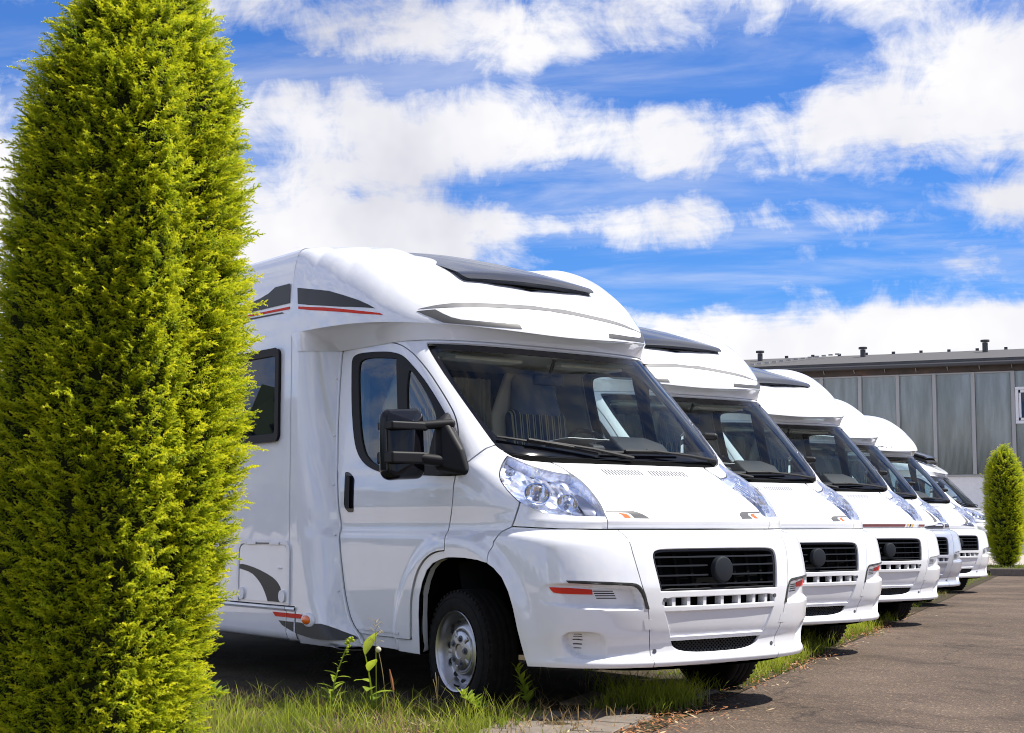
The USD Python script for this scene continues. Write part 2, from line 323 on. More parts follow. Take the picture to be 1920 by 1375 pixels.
WZ=np.array([[.25,.95],[.30,.972],[.36,.985],[.45,.996],[.6,1.005],[.75,1.010],[.88,1.013],[.93,1.0125],[.952,1.009],[.985,.9935],[1.02,.991],[1.06,.994],[1.11,.998],[1.2,.995],[1.3,.987],[1.4,.976],[1.5,.967],[1.6,.958],[1.8,.940],[1.95,.926],[2.05,.915],[2.15,.90]])
XZ=np.array([[.25,.28],[.6,.30],[.9,.22],[1.0,.10],[1.1,.04],[1.2,-.04],[1.3,-.14],[1.36,-.22],[1.5,-.34],[1.7,-.52],[1.9,-.70],[2.05,-.84],[2.15,-.95]])
NZ=np.array([[.25,3.0],[.6,3.0],[.95,3.0],[1.05,3.05],[1.2,3.85],[1.36,4.0],[1.6,3.8],[2.05,3.4],[2.15,3.4]])
fF,fW,fX,fN=[PchipInterpolator(a[:,0],a[:,1]) for a in (FZ,WZ,XZ,NZ)]
AX,AZ=0.0,.345
def outline(z,m=400):
    F,W,xc,n=float(fF(z)),float(fW(z)),float(fX(z)),float(fN(z))
    th=np.linspace(0,np.pi/2,m)
    x=xc+(F-xc)*np.cos(th)**(2/n); y=W*np.sin(th)**(2/n)
    s=np.r_[0,np.cumsum(np.hypot(np.diff(x),np.diff(y)))]
    t=np.linspace(0,1,161)
    return np.interp(t*s[-1],s,x),np.interp(t*s[-1],s,y),s[-1],W,xc
zs=np.unique(np.r_[np.linspace(.25,.92,34),np.linspace(.92,1.07,31),np.linspace(1.07,2.15,62)])
T=np.r_[np.linspace(-1,1,321)]
gx=[];gy=[]
XC=[];WW=[]
for z in zs:
    x,y,L,W,xc=outline(z);gx.append(np.r_[x[::-1],x[1:]]);gy.append(np.r_[-y[::-1],y[1:]]);XC.append(xc);WW.append(W)
sx=RectBivariateSpline(zs,T,np.array(gx),s=0);sy=RectBivariateSpline(zs,T,np.array(gy),s=0)
def bulge(x,z):
    d=np.hypot(x-AX,z-AZ)
    a=np.clip((.66-d)/.10,0,1);a=a*a*(3-2*a)
    lo=np.clip((z-.30)/.2,0,1)
    return .034*a*np.clip((1.2-z)/.2,0,1)
def S(t,z):
    """t in [-1,1] front quarter arcs, |t|>1: straight side, x = xc(z)-(|t|-1)"""
    t=np.asarray(t,float);z=np.asarray(z,float)
    tc=np.clip(t,-1,1)
    x=sx.ev(z,tc);y=sy.ev(z,tc)
    e=np.maximum(np.abs(t)-1,0)
    x=x-e
    y=y+np.sign(t)*bulge(x,z)*np.clip((np.abs(t)-.62)/.3,0,1)
    return np.stack([x,y,z],-1)
def N(t,z,h=1e-3):
    t=np.asarray(t,float)
    a=S(t+h,z)-S(t-h,z);b=S(t,np.asarray(z)+h)-S(t,np.asarray(z)-h)
    n=np.cross(a,b);n/=np.linalg.norm(n,axis=-1,keepdims=True)
    return n
TR = {
 'door': [(-1.426,2.107),(-1.352,2.108),(-1.153,2.096),(-0.973,2.075),(-0.897,2.055),(-0.853,2.014),(-0.823,1.957),(-0.799,1.873),(-0.784,1.775),(-0.774,1.683),(-0.772,1.617),(-0.782,1.557),(-0.802,1.497),(-0.839,1.417),(-0.892,1.345),(-0.972,1.267),(-1.010,1.232),(-1.077,1.161),(-1.134,1.080),(-1.050,1.195),(-1.158,1.036),(-1.182,1.020),(-1.263,0.945),(-1.301,0.876),(-1.398,0.868),(-1.501,0.835),(-1.597,0.775),(-1.662,0.698),(-1.699,0.621),(-1.712,0.535),(-1.723,0.382),(-1.893,0.379),(-2.267,0.373),(-2.316,0.389),(-2.351,0.421),(-2.384,0.494),(-2.418,0.595),(-2.438,0.703),(-2.429,0.825),(-2.362,0.949),(-2.279,1.025),(-2.275,1.087),(-2.137,1.305),(-2.002,1.466),(-1.804,1.708),(-1.600,1.936),(-1.464,2.075)],
 'win': [(-1.431,2.000),(-1.381,2.026),(-1.305,2.036),(-1.149,2.029),(-1.015,2.017),(-0.943,1.998),(-0.904,1.973),(-0.877,1.916),(-0.847,1.835),(-0.829,1.738),(-0.819,1.643),(-0.814,1.558),(-0.808,1.490),(-0.807,1.423),(-0.813,1.357),(-0.842,1.314),(-0.881,1.279),(-0.994,1.275),(-1.234,1.286),(-1.595,1.307),(-1.688,1.329),(-1.748,1.367),(-1.777,1.417),(-1.775,1.489),(-1.704,1.618),(-1.597,1.780),(-1.505,1.902)],
 'glass': [(-1.379,1.977),(-1.323,2.002),(-1.225,2.006),(-1.089,1.994),(-0.960,1.975),(-1.195,1.637),(-1.433,1.322),(-1.571,1.338),(-1.647,1.352),(-1.690,1.385),(-1.712,1.438),(-1.684,1.534),(-1.584,1.694),(-1.473,1.856)],
 'qglass': [(-0.945,1.869),(-0.913,1.895),(-0.892,1.889),(-0.871,1.805),(-0.860,1.724),(-0.862,1.638),(-0.885,1.570),(-1.000,1.369),(-1.295,1.379)],
 'windl': [(-0.733,2.032),(-0.741,2.011),(-0.735,1.935),(-0.725,1.845),(-0.710,1.757),(-0.695,1.655),(-0.681,1.570),(-0.670,1.495),(-0.660,1.443),(-0.638,1.410),(-0.604,1.389),(-0.614,1.387),(-0.582,1.374),(-0.525,1.360),(-0.449,1.343),(-0.334,1.339),(-0.102,1.340),(0.107,1.344)],
 'glassl': [(-0.716,2.002),(-0.710,1.927),(-0.701,1.861),(-0.695,1.780),(-0.689,1.717),(-0.678,1.655),(-0.670,1.586),(-0.658,1.529),(-0.642,1.517),(-0.587,1.436)],
 'light': [(-0.629,1.373),(-0.651,1.352),(-0.685,1.319),(-0.712,1.282),(-0.725,1.246),(-0.724,1.215),(-0.717,1.175),(-0.707,1.145),(-0.695,1.121),(-0.672,1.100),(-0.640,1.078),(-0.600,1.065),(-0.558,1.059),(-0.499,1.056),(-0.417,1.054),(-0.415,1.072),(-0.409,1.120),(-0.404,1.175),(-0.402,1.229),(-0.413,1.263),(-0.415,1.272),(-0.458,1.278),(-0.505,1.291),(-0.554,1.314),(-0.585,1.339),(-0.609,1.365)],
 'arch': [(-1.639,0.319),(-1.647,0.352),(-1.640,0.522),(-1.627,0.623),(-1.586,0.700),(-1.525,0.764),(-1.454,0.803),(-1.372,0.825),(-1.296,0.837),(-1.210,0.838),(-1.127,0.836),(-1.021,0.828),(-0.963,0.814)],
 'scoop': [(-0.755,0.693),(-0.736,0.711),(-0.645,0.720),(-0.415,0.704),(-0.396,0.690),(-0.386,0.659),(-0.377,0.609),(-0.385,0.593),(-0.492,0.595),(-0.652,0.610),(-0.734,0.622),(-0.759,0.638)],
 'refl': [(-0.718,0.703),(-0.639,0.701),(-0.562,0.693),(-0.560,0.665),(-0.630,0.668),(-0.702,0.673),(-0.713,0.686)],
 'fog': [(-0.674,0.457),(-0.653,0.478),(-0.548,0.475),(-0.527,0.459),(-0.520,0.411),(-0.518,0.356),(-0.573,0.354),(-0.621,0.360),(-0.653,0.385),(-0.669,0.423)],
 'dec_b': [(-0.653,0.736),(-0.558,0.733),(-0.422,0.723),(-0.396,0.718),(-0.378,0.695),(-0.366,0.653),(-0.352,0.591),(-0.368,0.593),(-0.375,0.636),(-0.388,0.681),(-0.402,0.701),(-0.424,0.709),(-0.645,0.723)],
 'dec_hg': [(-0.407,1.084),(-0.288,1.083),(-0.269,1.077),(-0.251,1.065),(-0.237,1.043),(-0.303,1.044),(-0.304,1.062),(-0.312,1.073),(-0.401,1.077)],
 'dec_ho': [(-0.404,1.074),(-0.349,1.071),(-0.329,1.069),(-0.319,1.062),(-0.318,1.045),(-0.344,1.045),(-0.344,1.062),(-0.356,1.071)],
 'handle': [(-2.023,1.312),(-1.933,1.312),(-1.949,1.276),(-2.021,1.183),(-2.088,1.105),(-2.119,1.090),(-2.185,1.092),(-2.199,1.130),(-2.168,1.201),(-2.100,1.272)],
 'cap_swoosh': [(-0.964,0.174),(-0.885,0.161),(-0.798,0.141),(-0.731,0.116),(-0.663,0.087),(-0.628,0.069),(-0.603,0.053),(-0.733,0.069),(-0.956,0.110)],
 'cap_red': [(-0.953,0.100),(-0.815,0.078),(-0.659,0.046),(-0.585,0.034),(-0.574,0.026),(-0.658,0.035),(-0.953,0.090)],
 'cap_arc': [(-0.467,0.054),(-0.421,0.075),(-0.368,0.096),(-0.301,0.115),(-0.209,0.138),(-0.085,0.165),(0.045,0.166),(0.134,0.138),(0.205,0.116),(0.283,0.087),(0.351,0.058),(0.426,0.044),(0.311,0.061),(0.241,0.080),(0.166,0.102),(0.074,0.127),(-0.019,0.142),(-0.122,0.130),(-0.215,0.110),(-0.296,0.092),(-0.369,0.074),(-0.421,0.062)],
 'cap_bandR': [(-0.472,0.044),(-0.419,0.057),(-0.397,0.041),(-0.373,0.028),(-0.346,0.022),(-0.265,0.024),(-0.170,0.032),(-0.164,0.012),(-0.266,0.005),(-0.373,0.003),(-0.397,0.005),(-0.438,0.025)],
 'cap_bandL': [(0.082,0.036),(0.180,0.027),(0.259,0.021),(0.295,0.030),(0.334,0.049),(0.383,0.030),(0.360,0.016),(0.329,0.003),(0.173,0.005),(0.075,0.016)],
}
CXC,CF,CW,CN=-1.62,-.28,1.13,2.85
def flare_y(x,x1,y1,x0=-1.52):
    """half-width of the transition panel between the wide body (x0) and the cab (x1,y1)"""
    a=np.clip((x-x0)/(x1-x0),0,1)
    return CW+(y1-CW)*(a**1.7)
def cap_lip(tn):
    a=np.clip(np.abs(tn)/.75,0,1);a=a*a*(3-2*a)
    return 2.118+.072*a
def cap_tables(var=dict(F=CF,p0=1.5,top=2.74,trough=.03)):
    th=np.linspace(0,np.pi/2,600);n=CN
    ox=(var['F']-CXC)*np.cos(th)**(2/n);oy=CW*np.sin(th)**(2/n)
    s=np.r_[0,np.cumsum(np.hypot(np.diff(ox),np.diff(oy)))];L=s[-1]
    tj=np.linspace(0,1,61);sj=np.linspace(0,1,61)
    X=np.zeros((61,61));Y=X.copy();Z=X.copy()
    for j,t in enumerate(tj):
        a,b=np.interp(t*L,s,ox),np.interp(t*L,s,oy)
        psi=np.arctan2(b/CW,a/(var['F']-CXC))/(np.pi/2)
        p=np.interp(psi,[0,.2,.35,.47,.6,.75,.9,1],[var['p0'],var['p0']+.12,var['p0']+.42,2.7,3.9,6.6,14,40]);q=np.interp(psi,[0,.5,1],[1.5,1.5,2.5])
        r=1-np.linspace(0,1,900)**2.2
        g=np.clip(1-r**p,0,1)**(1/q)
        lip=cap_lip(t)
        x=CXC+r*a;y=r*b;z=lip+(var['top']-lip)*g
        tr=np.clip((.68-np.abs(y))/.14,0,1)*np.clip((x+1.5)/.2,0,1)*np.clip((-.62-x)/.35,0,1)
        z=z-var['trough']*tr*tr*(3-2*tr)
        d=np.r_[0,np.cumsum(np.sqrt(np.diff(x)**2+np.diff(y)**2+np.diff(z)**2))];d/=d[-1]
        X[j]=np.interp(sj,d,x);Y[j]=np.interp(sj,d,y);Z[j]=np.interp(sj,d,z)
    tt=np.linspace(-1,1,121);m=lambda A,sg:np.vstack([sg*A[:0:-1],A])
    return [RectBivariateSpline(tt,sj,m(A,sg),kx=3,ky=3,s=0) for A,sg in ((X,1),(Y,-1),(Z,1))]
class Cap:
    def __init__(s,**k):
        v=dict(F=CF,p0=1.5,top=2.74,trough=.03);v.update(k);s.v=v;s.tb=cap_tables(v)
    def __call__(s,t,w):
        """t in [-1,1] along the plan outline, w in [0,1] from the lip to the roof's middle at the seam"""
        t=np.asarray(t,float);w=np.asarray(w,float)
        return np.stack([f.ev(np.clip(t,-1,1),np.clip(w,0,1)) for f in s.tb],-1)
# ---------------------------------------------------------------- motorhome: outlines on the skins
TR['door'] = [q for q in TR['door'] if not (-1.16 < q[0] < -.97 and 1.0 < q[1] < 1.30)]
_rx = PchipInterpolator([.373, .40, .44, .50, .60, .72, .86, 1.0, 1.15, 1.305, 1.47, 1.71, 1.94, 2.08], [-.985, -1.025, -1.068, -1.10, -1.135, -1.160, -1.185, -1.210, -1.240, -1.270, -1.297, -1.325, -1.340, -1.344])
_rear = [(-(1+float(fX(z))-float(_rx(z))), float(z)) for z in np.r_[.378, .40, .43, np.linspace(.47, 2.07, 40)]]
_i = min(range(len(TR['door'])), key=lambda k: abs(TR['door'][k][0]+1.893)+abs(TR['door'][k][1]-.379))
TR['door'] = [(-1.41, 2.105)]+TR['door'][1:_i+1]+_rear
SP = lambda k, it=2: Polygon(smooth_poly(TR[k], it)).buffer(0)
def sym(right, it=2):
    """closed outline of a part that straddles the middle, from its right half given top to bottom or bottom to top"""
    r = np.asarray(right, float); l = (r*[-1, 1])[::-1]
    return Polygon(smooth_poly(np.vstack([r, l]), it)).buffer(0)
mir = lambda pg: shapely.transform(pg, lambda c: c*[-1, 1])
GAP = .0016
P = {}
P['door'] = SP('door'); P['win'] = SP('win'); P['light'] = SP('light')
P['glass'] = SP('glass'); P['qglass'] = SP('qglass')
wl = [(-.735, 2.05), (-.741, 2.011), (-.735, 1.935), (-.725, 1.845), (-.710, 1.757), (-.695, 1.655), (-.682, 1.57), (-.67, 1.495), (-.658, 1.44), (-.636, 1.405), (-.58, 1.388), (-.40, 1.379), (-.15, 1.377)]
P['windscreen'] = sym(wl)
gl = [(-.60, 2.008), (-.69, 2.004), (-.712, 1.98), (-.708, 1.927), (-.701, 1.861), (-.694, 1.78), (-.685, 1.70), (-.676, 1.64), (-.662, 1.57), (-.640, 1.505), (-.60, 1.462), (-.52, 1.443), (-.30, 1.432), (-.1, 1.43)]
P['glass_area'] = sym(gl)
P['cowl'] = sym([(-.15, 1.377), (-.40, 1.379), (-.58, 1.388), (-.632, 1.402), (-.606, 1.375), (-.56, 1.357), (-.449, 1.347), (-.30, 1.345), (-.1, 1.345)], 0)
hd = [(-.1, .989), (-.424, .989), (-.416, 1.047), (-.405, 1.098), (-.397, 1.159), (-.394, 1.218), (-.399, 1.254), (-.408, 1.275), (-.417, 1.303), (-.428, 1.330), (-.445, 1.345), (-.2, 1.345)]
P['hood'] = sym(hd, 1)
P['strip'] = Polygon([(-.696, 1.13), (-.739, 1.064), (-.777, 1.004), (-.60, .992), (-.424, .989), (-.416, 1.06), (-.5, 1.09), (-.6, 1.11)]).difference(P['light']).difference(P['hood'])
P['fender'] = Polygon([(-.657, 1.436), (-.702, 1.417), (-.754, 1.381), (-.80, 1.352), (-.86, 1.325), (-.95, 1.31), (-1.30, 1.05), (-1.40, .95), (-1.40, .87), (-1.305, .87), (-1.30, .838), (-1.21, .839), (-1.127, .837), (-1.021, .829), (-.963, .815), (-.952, .869), (-.919, .924), (-.841, .976), (-.777, 1.003), (-.70, .99), (-.43, .99), (-.42, 1.345), (-.5, 1.37), (-.6, 1.41)]).buffer(0)
for k in ('light', 'strip', 'hood', 'cowl', 'windscreen', 'door'): P['fender'] = P['fender'].difference(P[k].buffer(.003))
P['fender'] = max(getattr(P['fender'], 'geoms', [P['fender']]), key=lambda g: g.area)
P['fender'] = P['fender'].difference(Polygon([(-.9, .9), (-.84, .979), (-.777, 1.006), (-.739, 1.067), (-.70, 1.12), (-.40, 1.12), (-.40, .98)]).intersection(P['strip'].buffer(.004)))
P['cab_frame'] = sbox(-1.45, 1.30, 1.45, 2.13).difference(Polygon([(-2, 1.2), (-2, 1.5), (-.9, 1.30), (-.86, 1.325), (-.80, 1.352), (-.754, 1.381), (-.702, 1.417), (-.657, 1.437), (-.5, 1.36), (-.5, 1.2)]))
P['cab_frame'] = P['cab_frame'].difference(mir(Polygon([(-2, 1.2), (-2, 1.5), (-.9, 1.30), (-.86, 1.325), (-.80, 1.352), (-.754, 1.381), (-.702, 1.417), (-.657, 1.437), (-.5, 1.36), (-.5, 1.2)])))
for k in ('windscreen', 'cowl'): P['cab_frame'] = P['cab_frame'].difference(P[k].buffer(.001))
for s in (lambda x: x, mir): P['cab_frame'] = P['cab_frame'].difference(s(P['door']).buffer(.004)).difference(s(P['fender']).buffer(.003))
P['cab_frame'] = P['cab_frame'].difference(sbox(-.64, 1.2, .64, 1.45))
seam = [(-.386, .985), (-.392, .92), (-.393, .87), (-.387, .787), (-.377, .70), (-.362, .645), (-.352, .54), (-.343, .45), (-.335, .39), (-.334, .352), (-.33, .325), (-.33, .297)]
P['bumper_center'] = sym(seam, 1)
arch_front = [(-.963, .814), (-.934, .791), (-.903, .746), (-.880, .677), (-.861, .593), (-.843, .485), (-.824, .393), (-.808, .306)]
P['bumper_corner'] = Polygon(smooth_poly(seam, 1).tolist()[:0]+seam[::-1]+[(-.43, .985), (-.60, .989), (-.777, 1.001), (-.841, .974), (-.919, .922), (-.952, .869)]+arch_front).buffer(0)
P['arch_trim'] = Polygon([(-1.29, .88), (-1.29, .838)]+[(-1.372, .825), (-1.454, .803), (-1.525, .764), (-1.586, .70), (-1.627, .623), (-1.64, .522), (-1.647, .353), (-1.652, .30), (-2.30, .315), (-2.33, .40), (-1.98, .74), (-1.60, .92)]).difference(P['door'].buffer(.003))
P['grille'] = sym([(-.236, .893), (-.296, .887), (-.313, .866), (-.316, .83), (-.311, .765), (-.302, .674), (-.15, .673)], 2)
P['intake'] = sym([(-.25, .647), (-.284, .640), (-.288, .598), (-.1, .597)], 0)
P['lower'] = sym([(-.1, .424), (-.240, .424), (-.232, .40), (-.222, .386), (-.195, .370), (-.131, .360), (-.05, .357)], 1)
P['plate'] = sym([(-.1, .576), (-.285, .576), (-.247, .442), (-.1, .442)], 0)
P['skylight'] = Polygon([(-.625, -.52), (-.612, -.26), (-.608, 0), (-.612, .26), (-.625, .52), (-1.50, .52), (-1.51, 0), (-1.50, -.52)])
SCOOP, FOG = SP('scoop'), SP('fog')
def inside(pg, t, z, width):
    q = shapely.points(np.ravel(t), np.ravel(z)); shapely.prepare(pg)
    d = shapely.distance(pg.exterior, q)*np.where(shapely.contains(pg, q), 1, -1)
    a = np.clip(d/width+.5, 0, 1); return (a*a*(3-2*a)).reshape(np.shape(t))
def bump_off(t, z):
    a = -np.abs(t); o = np.zeros(np.shape(t))
    k = np.clip((a+.78)/.25, 0, 1); o -= .055*inside(SCOOP, a, z, .016)*k*k*(3-2*k)
    k = np.clip((-.50-a)/.12, 0, 1); o -= .055*inside(FOG, a, z, .018)*k
    return o
def center_off(t, z):
    return -.010*inside(P['plate'], t, z, .016)
def house_top(y):
    return 2.19+(2.74-2.19)*np.clip(1-(np.abs(y)/CW)**40, 0, 1)**.4

# meshes of one cab, made once and shared by every motorhome
MESH = {}
def pan(key, poly=None, shrink=GAP, **k):
    MESH[key] = skin(S, (P[key] if poly is None else poly).buffer(-shrink), **k)
def build_meshes():
    pan('bumper_center', P['bumper_center'].difference(unary_union([P['grille'], P['intake'], P['lower'], P['plate']])), cu=.02, cw=.012, depth=.03, bevel=.005)
    pan('plate_recess', P['plate'], shrink=-.004, off=-.011, depth=0, cu=.02)
    pan('bumper_corner', off=bump_off, cu=.0065, cw=.0065, depth=.03, bevel=.004)
    pan('hood', depth=.02, bevel=.004, cu=.02, cw=.012)
    pan('fender', depth=.03, cu=.02, cw=.018)
    pan('headlight_trim', P['strip'], depth=.02)
    pan('door', P['door'].difference(P['win']), depth=.02, bevel=.004, cu=.025, cw=.022)
    pan('window_seal', P['win'].difference(P['glass']).difference(P['qglass']), shrink=-.004, depth=.015, bevel=.006, off=.003, cu=.04)
    pan('window_glass', P['glass'], shrink=-.006, off=-.006, depth=0, cu=.06, cw=.05)
    pan('quarter_glass', P['qglass'], shrink=-.006, off=-.006, depth=0, cu=.06, cw=.05)
    pan('cab_frame', depth=.02, cu=.025, cw=.02)
    pan('arch_trim', depth=.06, bevel=.006, off=-.010)
    pan('windscreen_border', P['windscreen'].difference(P['glass_area']), shrink=.002, depth=.006, bevel=.002, off=-.006, cu=.03)
    pan('windscreen', P['glass_area'], shrink=-.003, depth=0, off=-.0065, cu=.03, cw=.03)
    pan('cowl', depth=.02, off=-.006)
    pan('lens', P['light'], depth=.012, bevel=.004, off=.001, cu=.02, cw=.015)
    pan('lamp_back', P['light'], shrink=.001, off=lambda t, z: -.055-.012*np.sin(t*60)*np.sin(z*70), depth=0, cu=.012, cw=.01)
    V = []
    for ring in [P['light'].exterior]:
        c = np.asarray(shapely.segmentize(ring, .015).coords)[:-1]; a, n = S(c[:, 0], c[:, 1]), N(c[:, 0], c[:, 1])
        MESH['lamp_wall'] = grid_mesh(np.stack([np.vstack([a-n*.003, a[:1]-n[:1]*.003]), np.vstack([a-n*.06, a[:1]-n[:1]*.06])], 1))
    # grille
    pan('grille_back', P['grille'], shrink=-.01, off=-.07, depth=0)
    pan('grille_frame', P['grille'].difference(P['grille'].buffer(-.012)), shrink=0, off=-.012, depth=.04, bevel=.003)
    MESH['slats'] = []
    for z in (.850, .805, .756, .708):
        w = .318 if z > .75 else .308
        spans = [(-w, w)] if z in (.850, .708) else [(-w, -.058), (.058, w)]
        for a, b in spans:
            MESH['slats'].append(skin(S, sbox(a, z-.0042, b, z+.0042), off=-.014, depth=.022, bevel=.004, cu=.03))
    MESH['ribs'] = [skin(S, sbox(t-.007, .678, t+.007, .89), off=-.058, depth=.01, bevel=.002, cu=.05) for t in (-.26, -.185, -.11, .11, .185, .26)]
    th = np.linspace(0, 2*np.pi, 48, endpoint=False)
    e = trimesh.creation.revolve([(0, .036), (.058, .034), (.066, .029), (.068, .022), (.068, 0), (0, 0)], sections=48)
    e.apply_transform(trimesh.transformations.rotation_matrix(np.pi/2, [0, 1, 0])); e.apply_translation([float(S(0., .78)[0])-.012, 0, .78]); MESH['badge'] = e
    pan('intake_back', P['intake'], shrink=-.006, off=-.06, depth=0)
    MESH['bars'] = [skin(S, sbox(t-.0075, .595, t+.0075, .650), off=-.008, depth=.045, bevel=.003, cu=.02) for t in (-.24, -.17, -.09, 0, .09, .17, .24)]
    pan('lower_back', P['lower'], shrink=-.006, off=-.03, depth=0)
    m = []
    for k in range(-14, 15):
        for sg in (-1, 1):
            t0 = k*.019
            ln = LineString([(t0, .35), (t0+sg*.085, .43)]).buffer(.0022, cap_style=2).intersection(P['lower'])
            if not ln.is_empty: m.append(skin(S, ln, off=-.014-(.001 if sg > 0 else 0), depth=.01, bevel=.0005, cu=.06, cw=.06, dens=.04))
    MESH['lower_mesh'] = join(*m)
    MESH['tow'] = skin(S, Polygon([(-.374, .537), (-.339, .537), (-.331, .487), (-.367, .487)]), off=.0012, depth=.003, bevel=.001)
    MESH['slits'] = join(*[skin(S, Polygon([(-.560+.004*i, z+.0045), (-.48+.004*i, z+.003), (-.478+.004*i, z-.002), (-.558+.004*i, z-.0005)]), off=lambda t, z_: bump_off(t, z_)+.0015, depth=0, cu=.02) for i, z in enumerate((.681, .669, .657, .644))])
    MESH['fogslits'] = join(*[skin(S, sbox(-.640+abs(z-.425)*.15, z-.002, -.600-abs(z-.425)*.15, z+.002), off=lambda t, z_: bump_off(t, z_)+.0015, depth=0, cu=.02) for z in (.395, .410, .425, .440, .453)])
    MESH['screws'] = []
    for t, z in ((-.285, .634), (.285, .634), (-.315, .376), (.315, .376)):
        c = S(t, z)[None] if False else S(np.array([t]), np.array([z]))[0]; nn = N(np.array([t]), np.array([z]))[0]
        d = trimesh.creation.cylinder(radius=.011, height=.006, sections=16); d.apply_transform(trimesh.geometry.align_vectors([0, 0, 1], nn)); d.apply_translation(c+nn*.001); MESH['screws'].append(d)
    # decals of the first two motorhomes
    MESH['dec_b'] = skin(S, SP('dec_b', 1), off=lambda t, z: bump_off(t, z)+.0028, depth=.0028, bevel=.0008, cu=.0065, cw=.0065)
    MESH['refl'] = skin(S, SP('refl', 1), off=lambda t, z: bump_off(t, z)+.004, depth=.004, bevel=.001, cu=.0065, cw=.0065)
    MESH['dec_hg'] = skin(S, Polygon(TR['dec_hg']), off=.0013, depth=.001, bevel=.0004, cu=.02, cw=.01)
    MESH['dec_ho'] = skin(S, Polygon(TR['dec_ho']), off=.0016, depth=.001, bevel=.0004, cu=.02, cw=.01)
    MESH['vents'] = [skin(S, Polygon([(sg*(.030+k*.0165), 1.310), (sg*(.030+k*.0165)+.0045, 1.310), (sg*(.026+k*.0165)-.001, 1.281), (sg*(.026+k*.0165)-.0055, 1.281)]), off=.0012, depth=.0006, bevel=.0002, cu=.05, cw=.03) for sg in (-1, 1) for k in range(13)]
    tx = lambda x, z: (-(1+float(fX(z))-x), z)
    h = Polygon([tx(-1.178+.012*k/11, 1.318-.228*k/11) for k in range(12)]+[tx(-1.085+.012*k/11, 1.318-.228*k/11) for k in range(11, -1, -1)]); h = h.buffer(-.026).buffer(.026)
    MESH['handle_cup'] = skin(S, h.buffer(.006), off=.0015, depth=.004, bevel=.002)
    MESH['handle'] = skin(S, h.buffer(-.016), off=.016, depth=.016, bevel=.007)
    MESH['door_mould'] = skin(S, Polygon([(-1.80, .66), (-2.36, .66), (-2.33, .653), (-1.80, .653)]), off=.001, depth=.002, bevel=.001)
    MESH['door_mould2'] = skin(S, Polygon([(-1.83, .42), (-2.33, .42), (-2.32, .405), (-1.83, .405)]), off=.004, depth=.005, bevel=.003)
    # liner behind everything
    holes = [P['windscreen'], P['grille'], P['intake'], P['lower'], P['cowl']]
    for s in (lambda x: x, mir): holes += [s(P['win']), s(P['light']), s(Polygon([(-1.66, .2), (-1.647, .353), (-1.64, .522), (-1.627, .623), (-1.586, .70), (-1.525, .764), (-1.454, .803), (-1.372, .825), (-1.21, .838), (-1.021, .828)]+arch_front+[(-.80, .2)]))]
    lin = sbox(-2.32, .33, 2.32, 2.12).difference(unary_union(holes).buffer(.004))
    MESH['liner'] = skin(S, lin, off=lambda t, z: np.where(np.abs(t) < .97, np.interp(z, [.98, 1.06], [-.10, -.03]), -.03), depth=0, cu=.05, cw=.03)
    hood_floor = None
    # wheel house (inner arch), following the opening inward
    path = np.array([(-1.655, .30), (-1.647, .353), (-1.64, .522), (-1.627, .623), (-1.586, .70), (-1.525, .764), (-1.454, .803), (-1.372, .825), (-1.21, .838), (-1.127, .836), (-1.021, .828)]+arch_front)
    a = S(path[:, 0], path[:, 1]); c = np.array([AX, 0, AZ])
    lip = a-N(path[:, 0], path[:, 1])*.012
    inn = a.copy(); inn[:, 1] = -.55; o = inn[:, [0, 2]]-[AX, AZ]; inn[:, [0, 2]] = [AX, AZ]+o*1.02
    mid = lip+np.array([0, .05, 0]); mid[:, [0, 2]] = [AX, AZ]+(mid[:, [0, 2]]-[AX, AZ])*1.03
    W = grid_mesh(np.stack([lip, mid, inn], 1)); Wb = Polygon(inn[:, [0, 2]]); wall = trimesh.creation.triangulate_polygon(Wb, engine='earcut')
    wv = np.c_[wall[0][:, 0], np.full(len(wall[0]), -.55), wall[0][:, 1]]
    MESH['wheelhouse'] = trimesh.util.concatenate([W, trimesh.Trimesh(wv, wall[1], process=False)])
    # wide-body transition panel
    zx = np.r_[.297, .33, .36, np.linspace(.39, 2.10, 60)]
    def rear(z): return float(_rx(np.clip(z, .373, 2.08)))-.005
    xx = np.array([-.93, -.955, -.975]+[rear(z) for z in zx[3:]])
    fx = PchipInterpolator(zx, xx)
    ex = PchipInterpolator([.25, .42, .6, .9, 1.3, 2.2], [9, 6.5, 3.8, 2.4, 1.9, 1.6])
    def FL(a, z):
        z = np.asarray(z, float); x1 = fx(np.clip(z, .297, 2.10)); x = -1.52+(x1+1.52)*a
        y1 = fW(z)-.004; aa = np.clip(a, 0, 1)
        return np.stack([x, -(CW+(y1-CW)*aa**ex(np.clip(z, .25, 2.2))-.0*z), z+0*a], -1)
    low = lambda a, z: -.06*np.clip((.40-z)/.12, 0, 1)**2
    MESH['flare'] = skin(FL, sbox(0.004, .297, .996, 2.105), off=low, depth=.03, bevel=.006, cu=.035, cw=.04, side=1)
    MESH['flare_fn'] = FL
    MESH['flare_bead'] = tube(FL(np.full(40, .985), np.linspace(.32, 2.09, 40))+[0, -.004, 0], .008, 6)
    MESH['bolts'] = [trimesh.creation.icosphere(1, .007).apply_translation(FL(np.array([.93]), np.array([z]))[0]+[0, -.001, 0]) for z in (.36, .62, .95, 1.25, 1.55, 1.9)]
build_meshes()
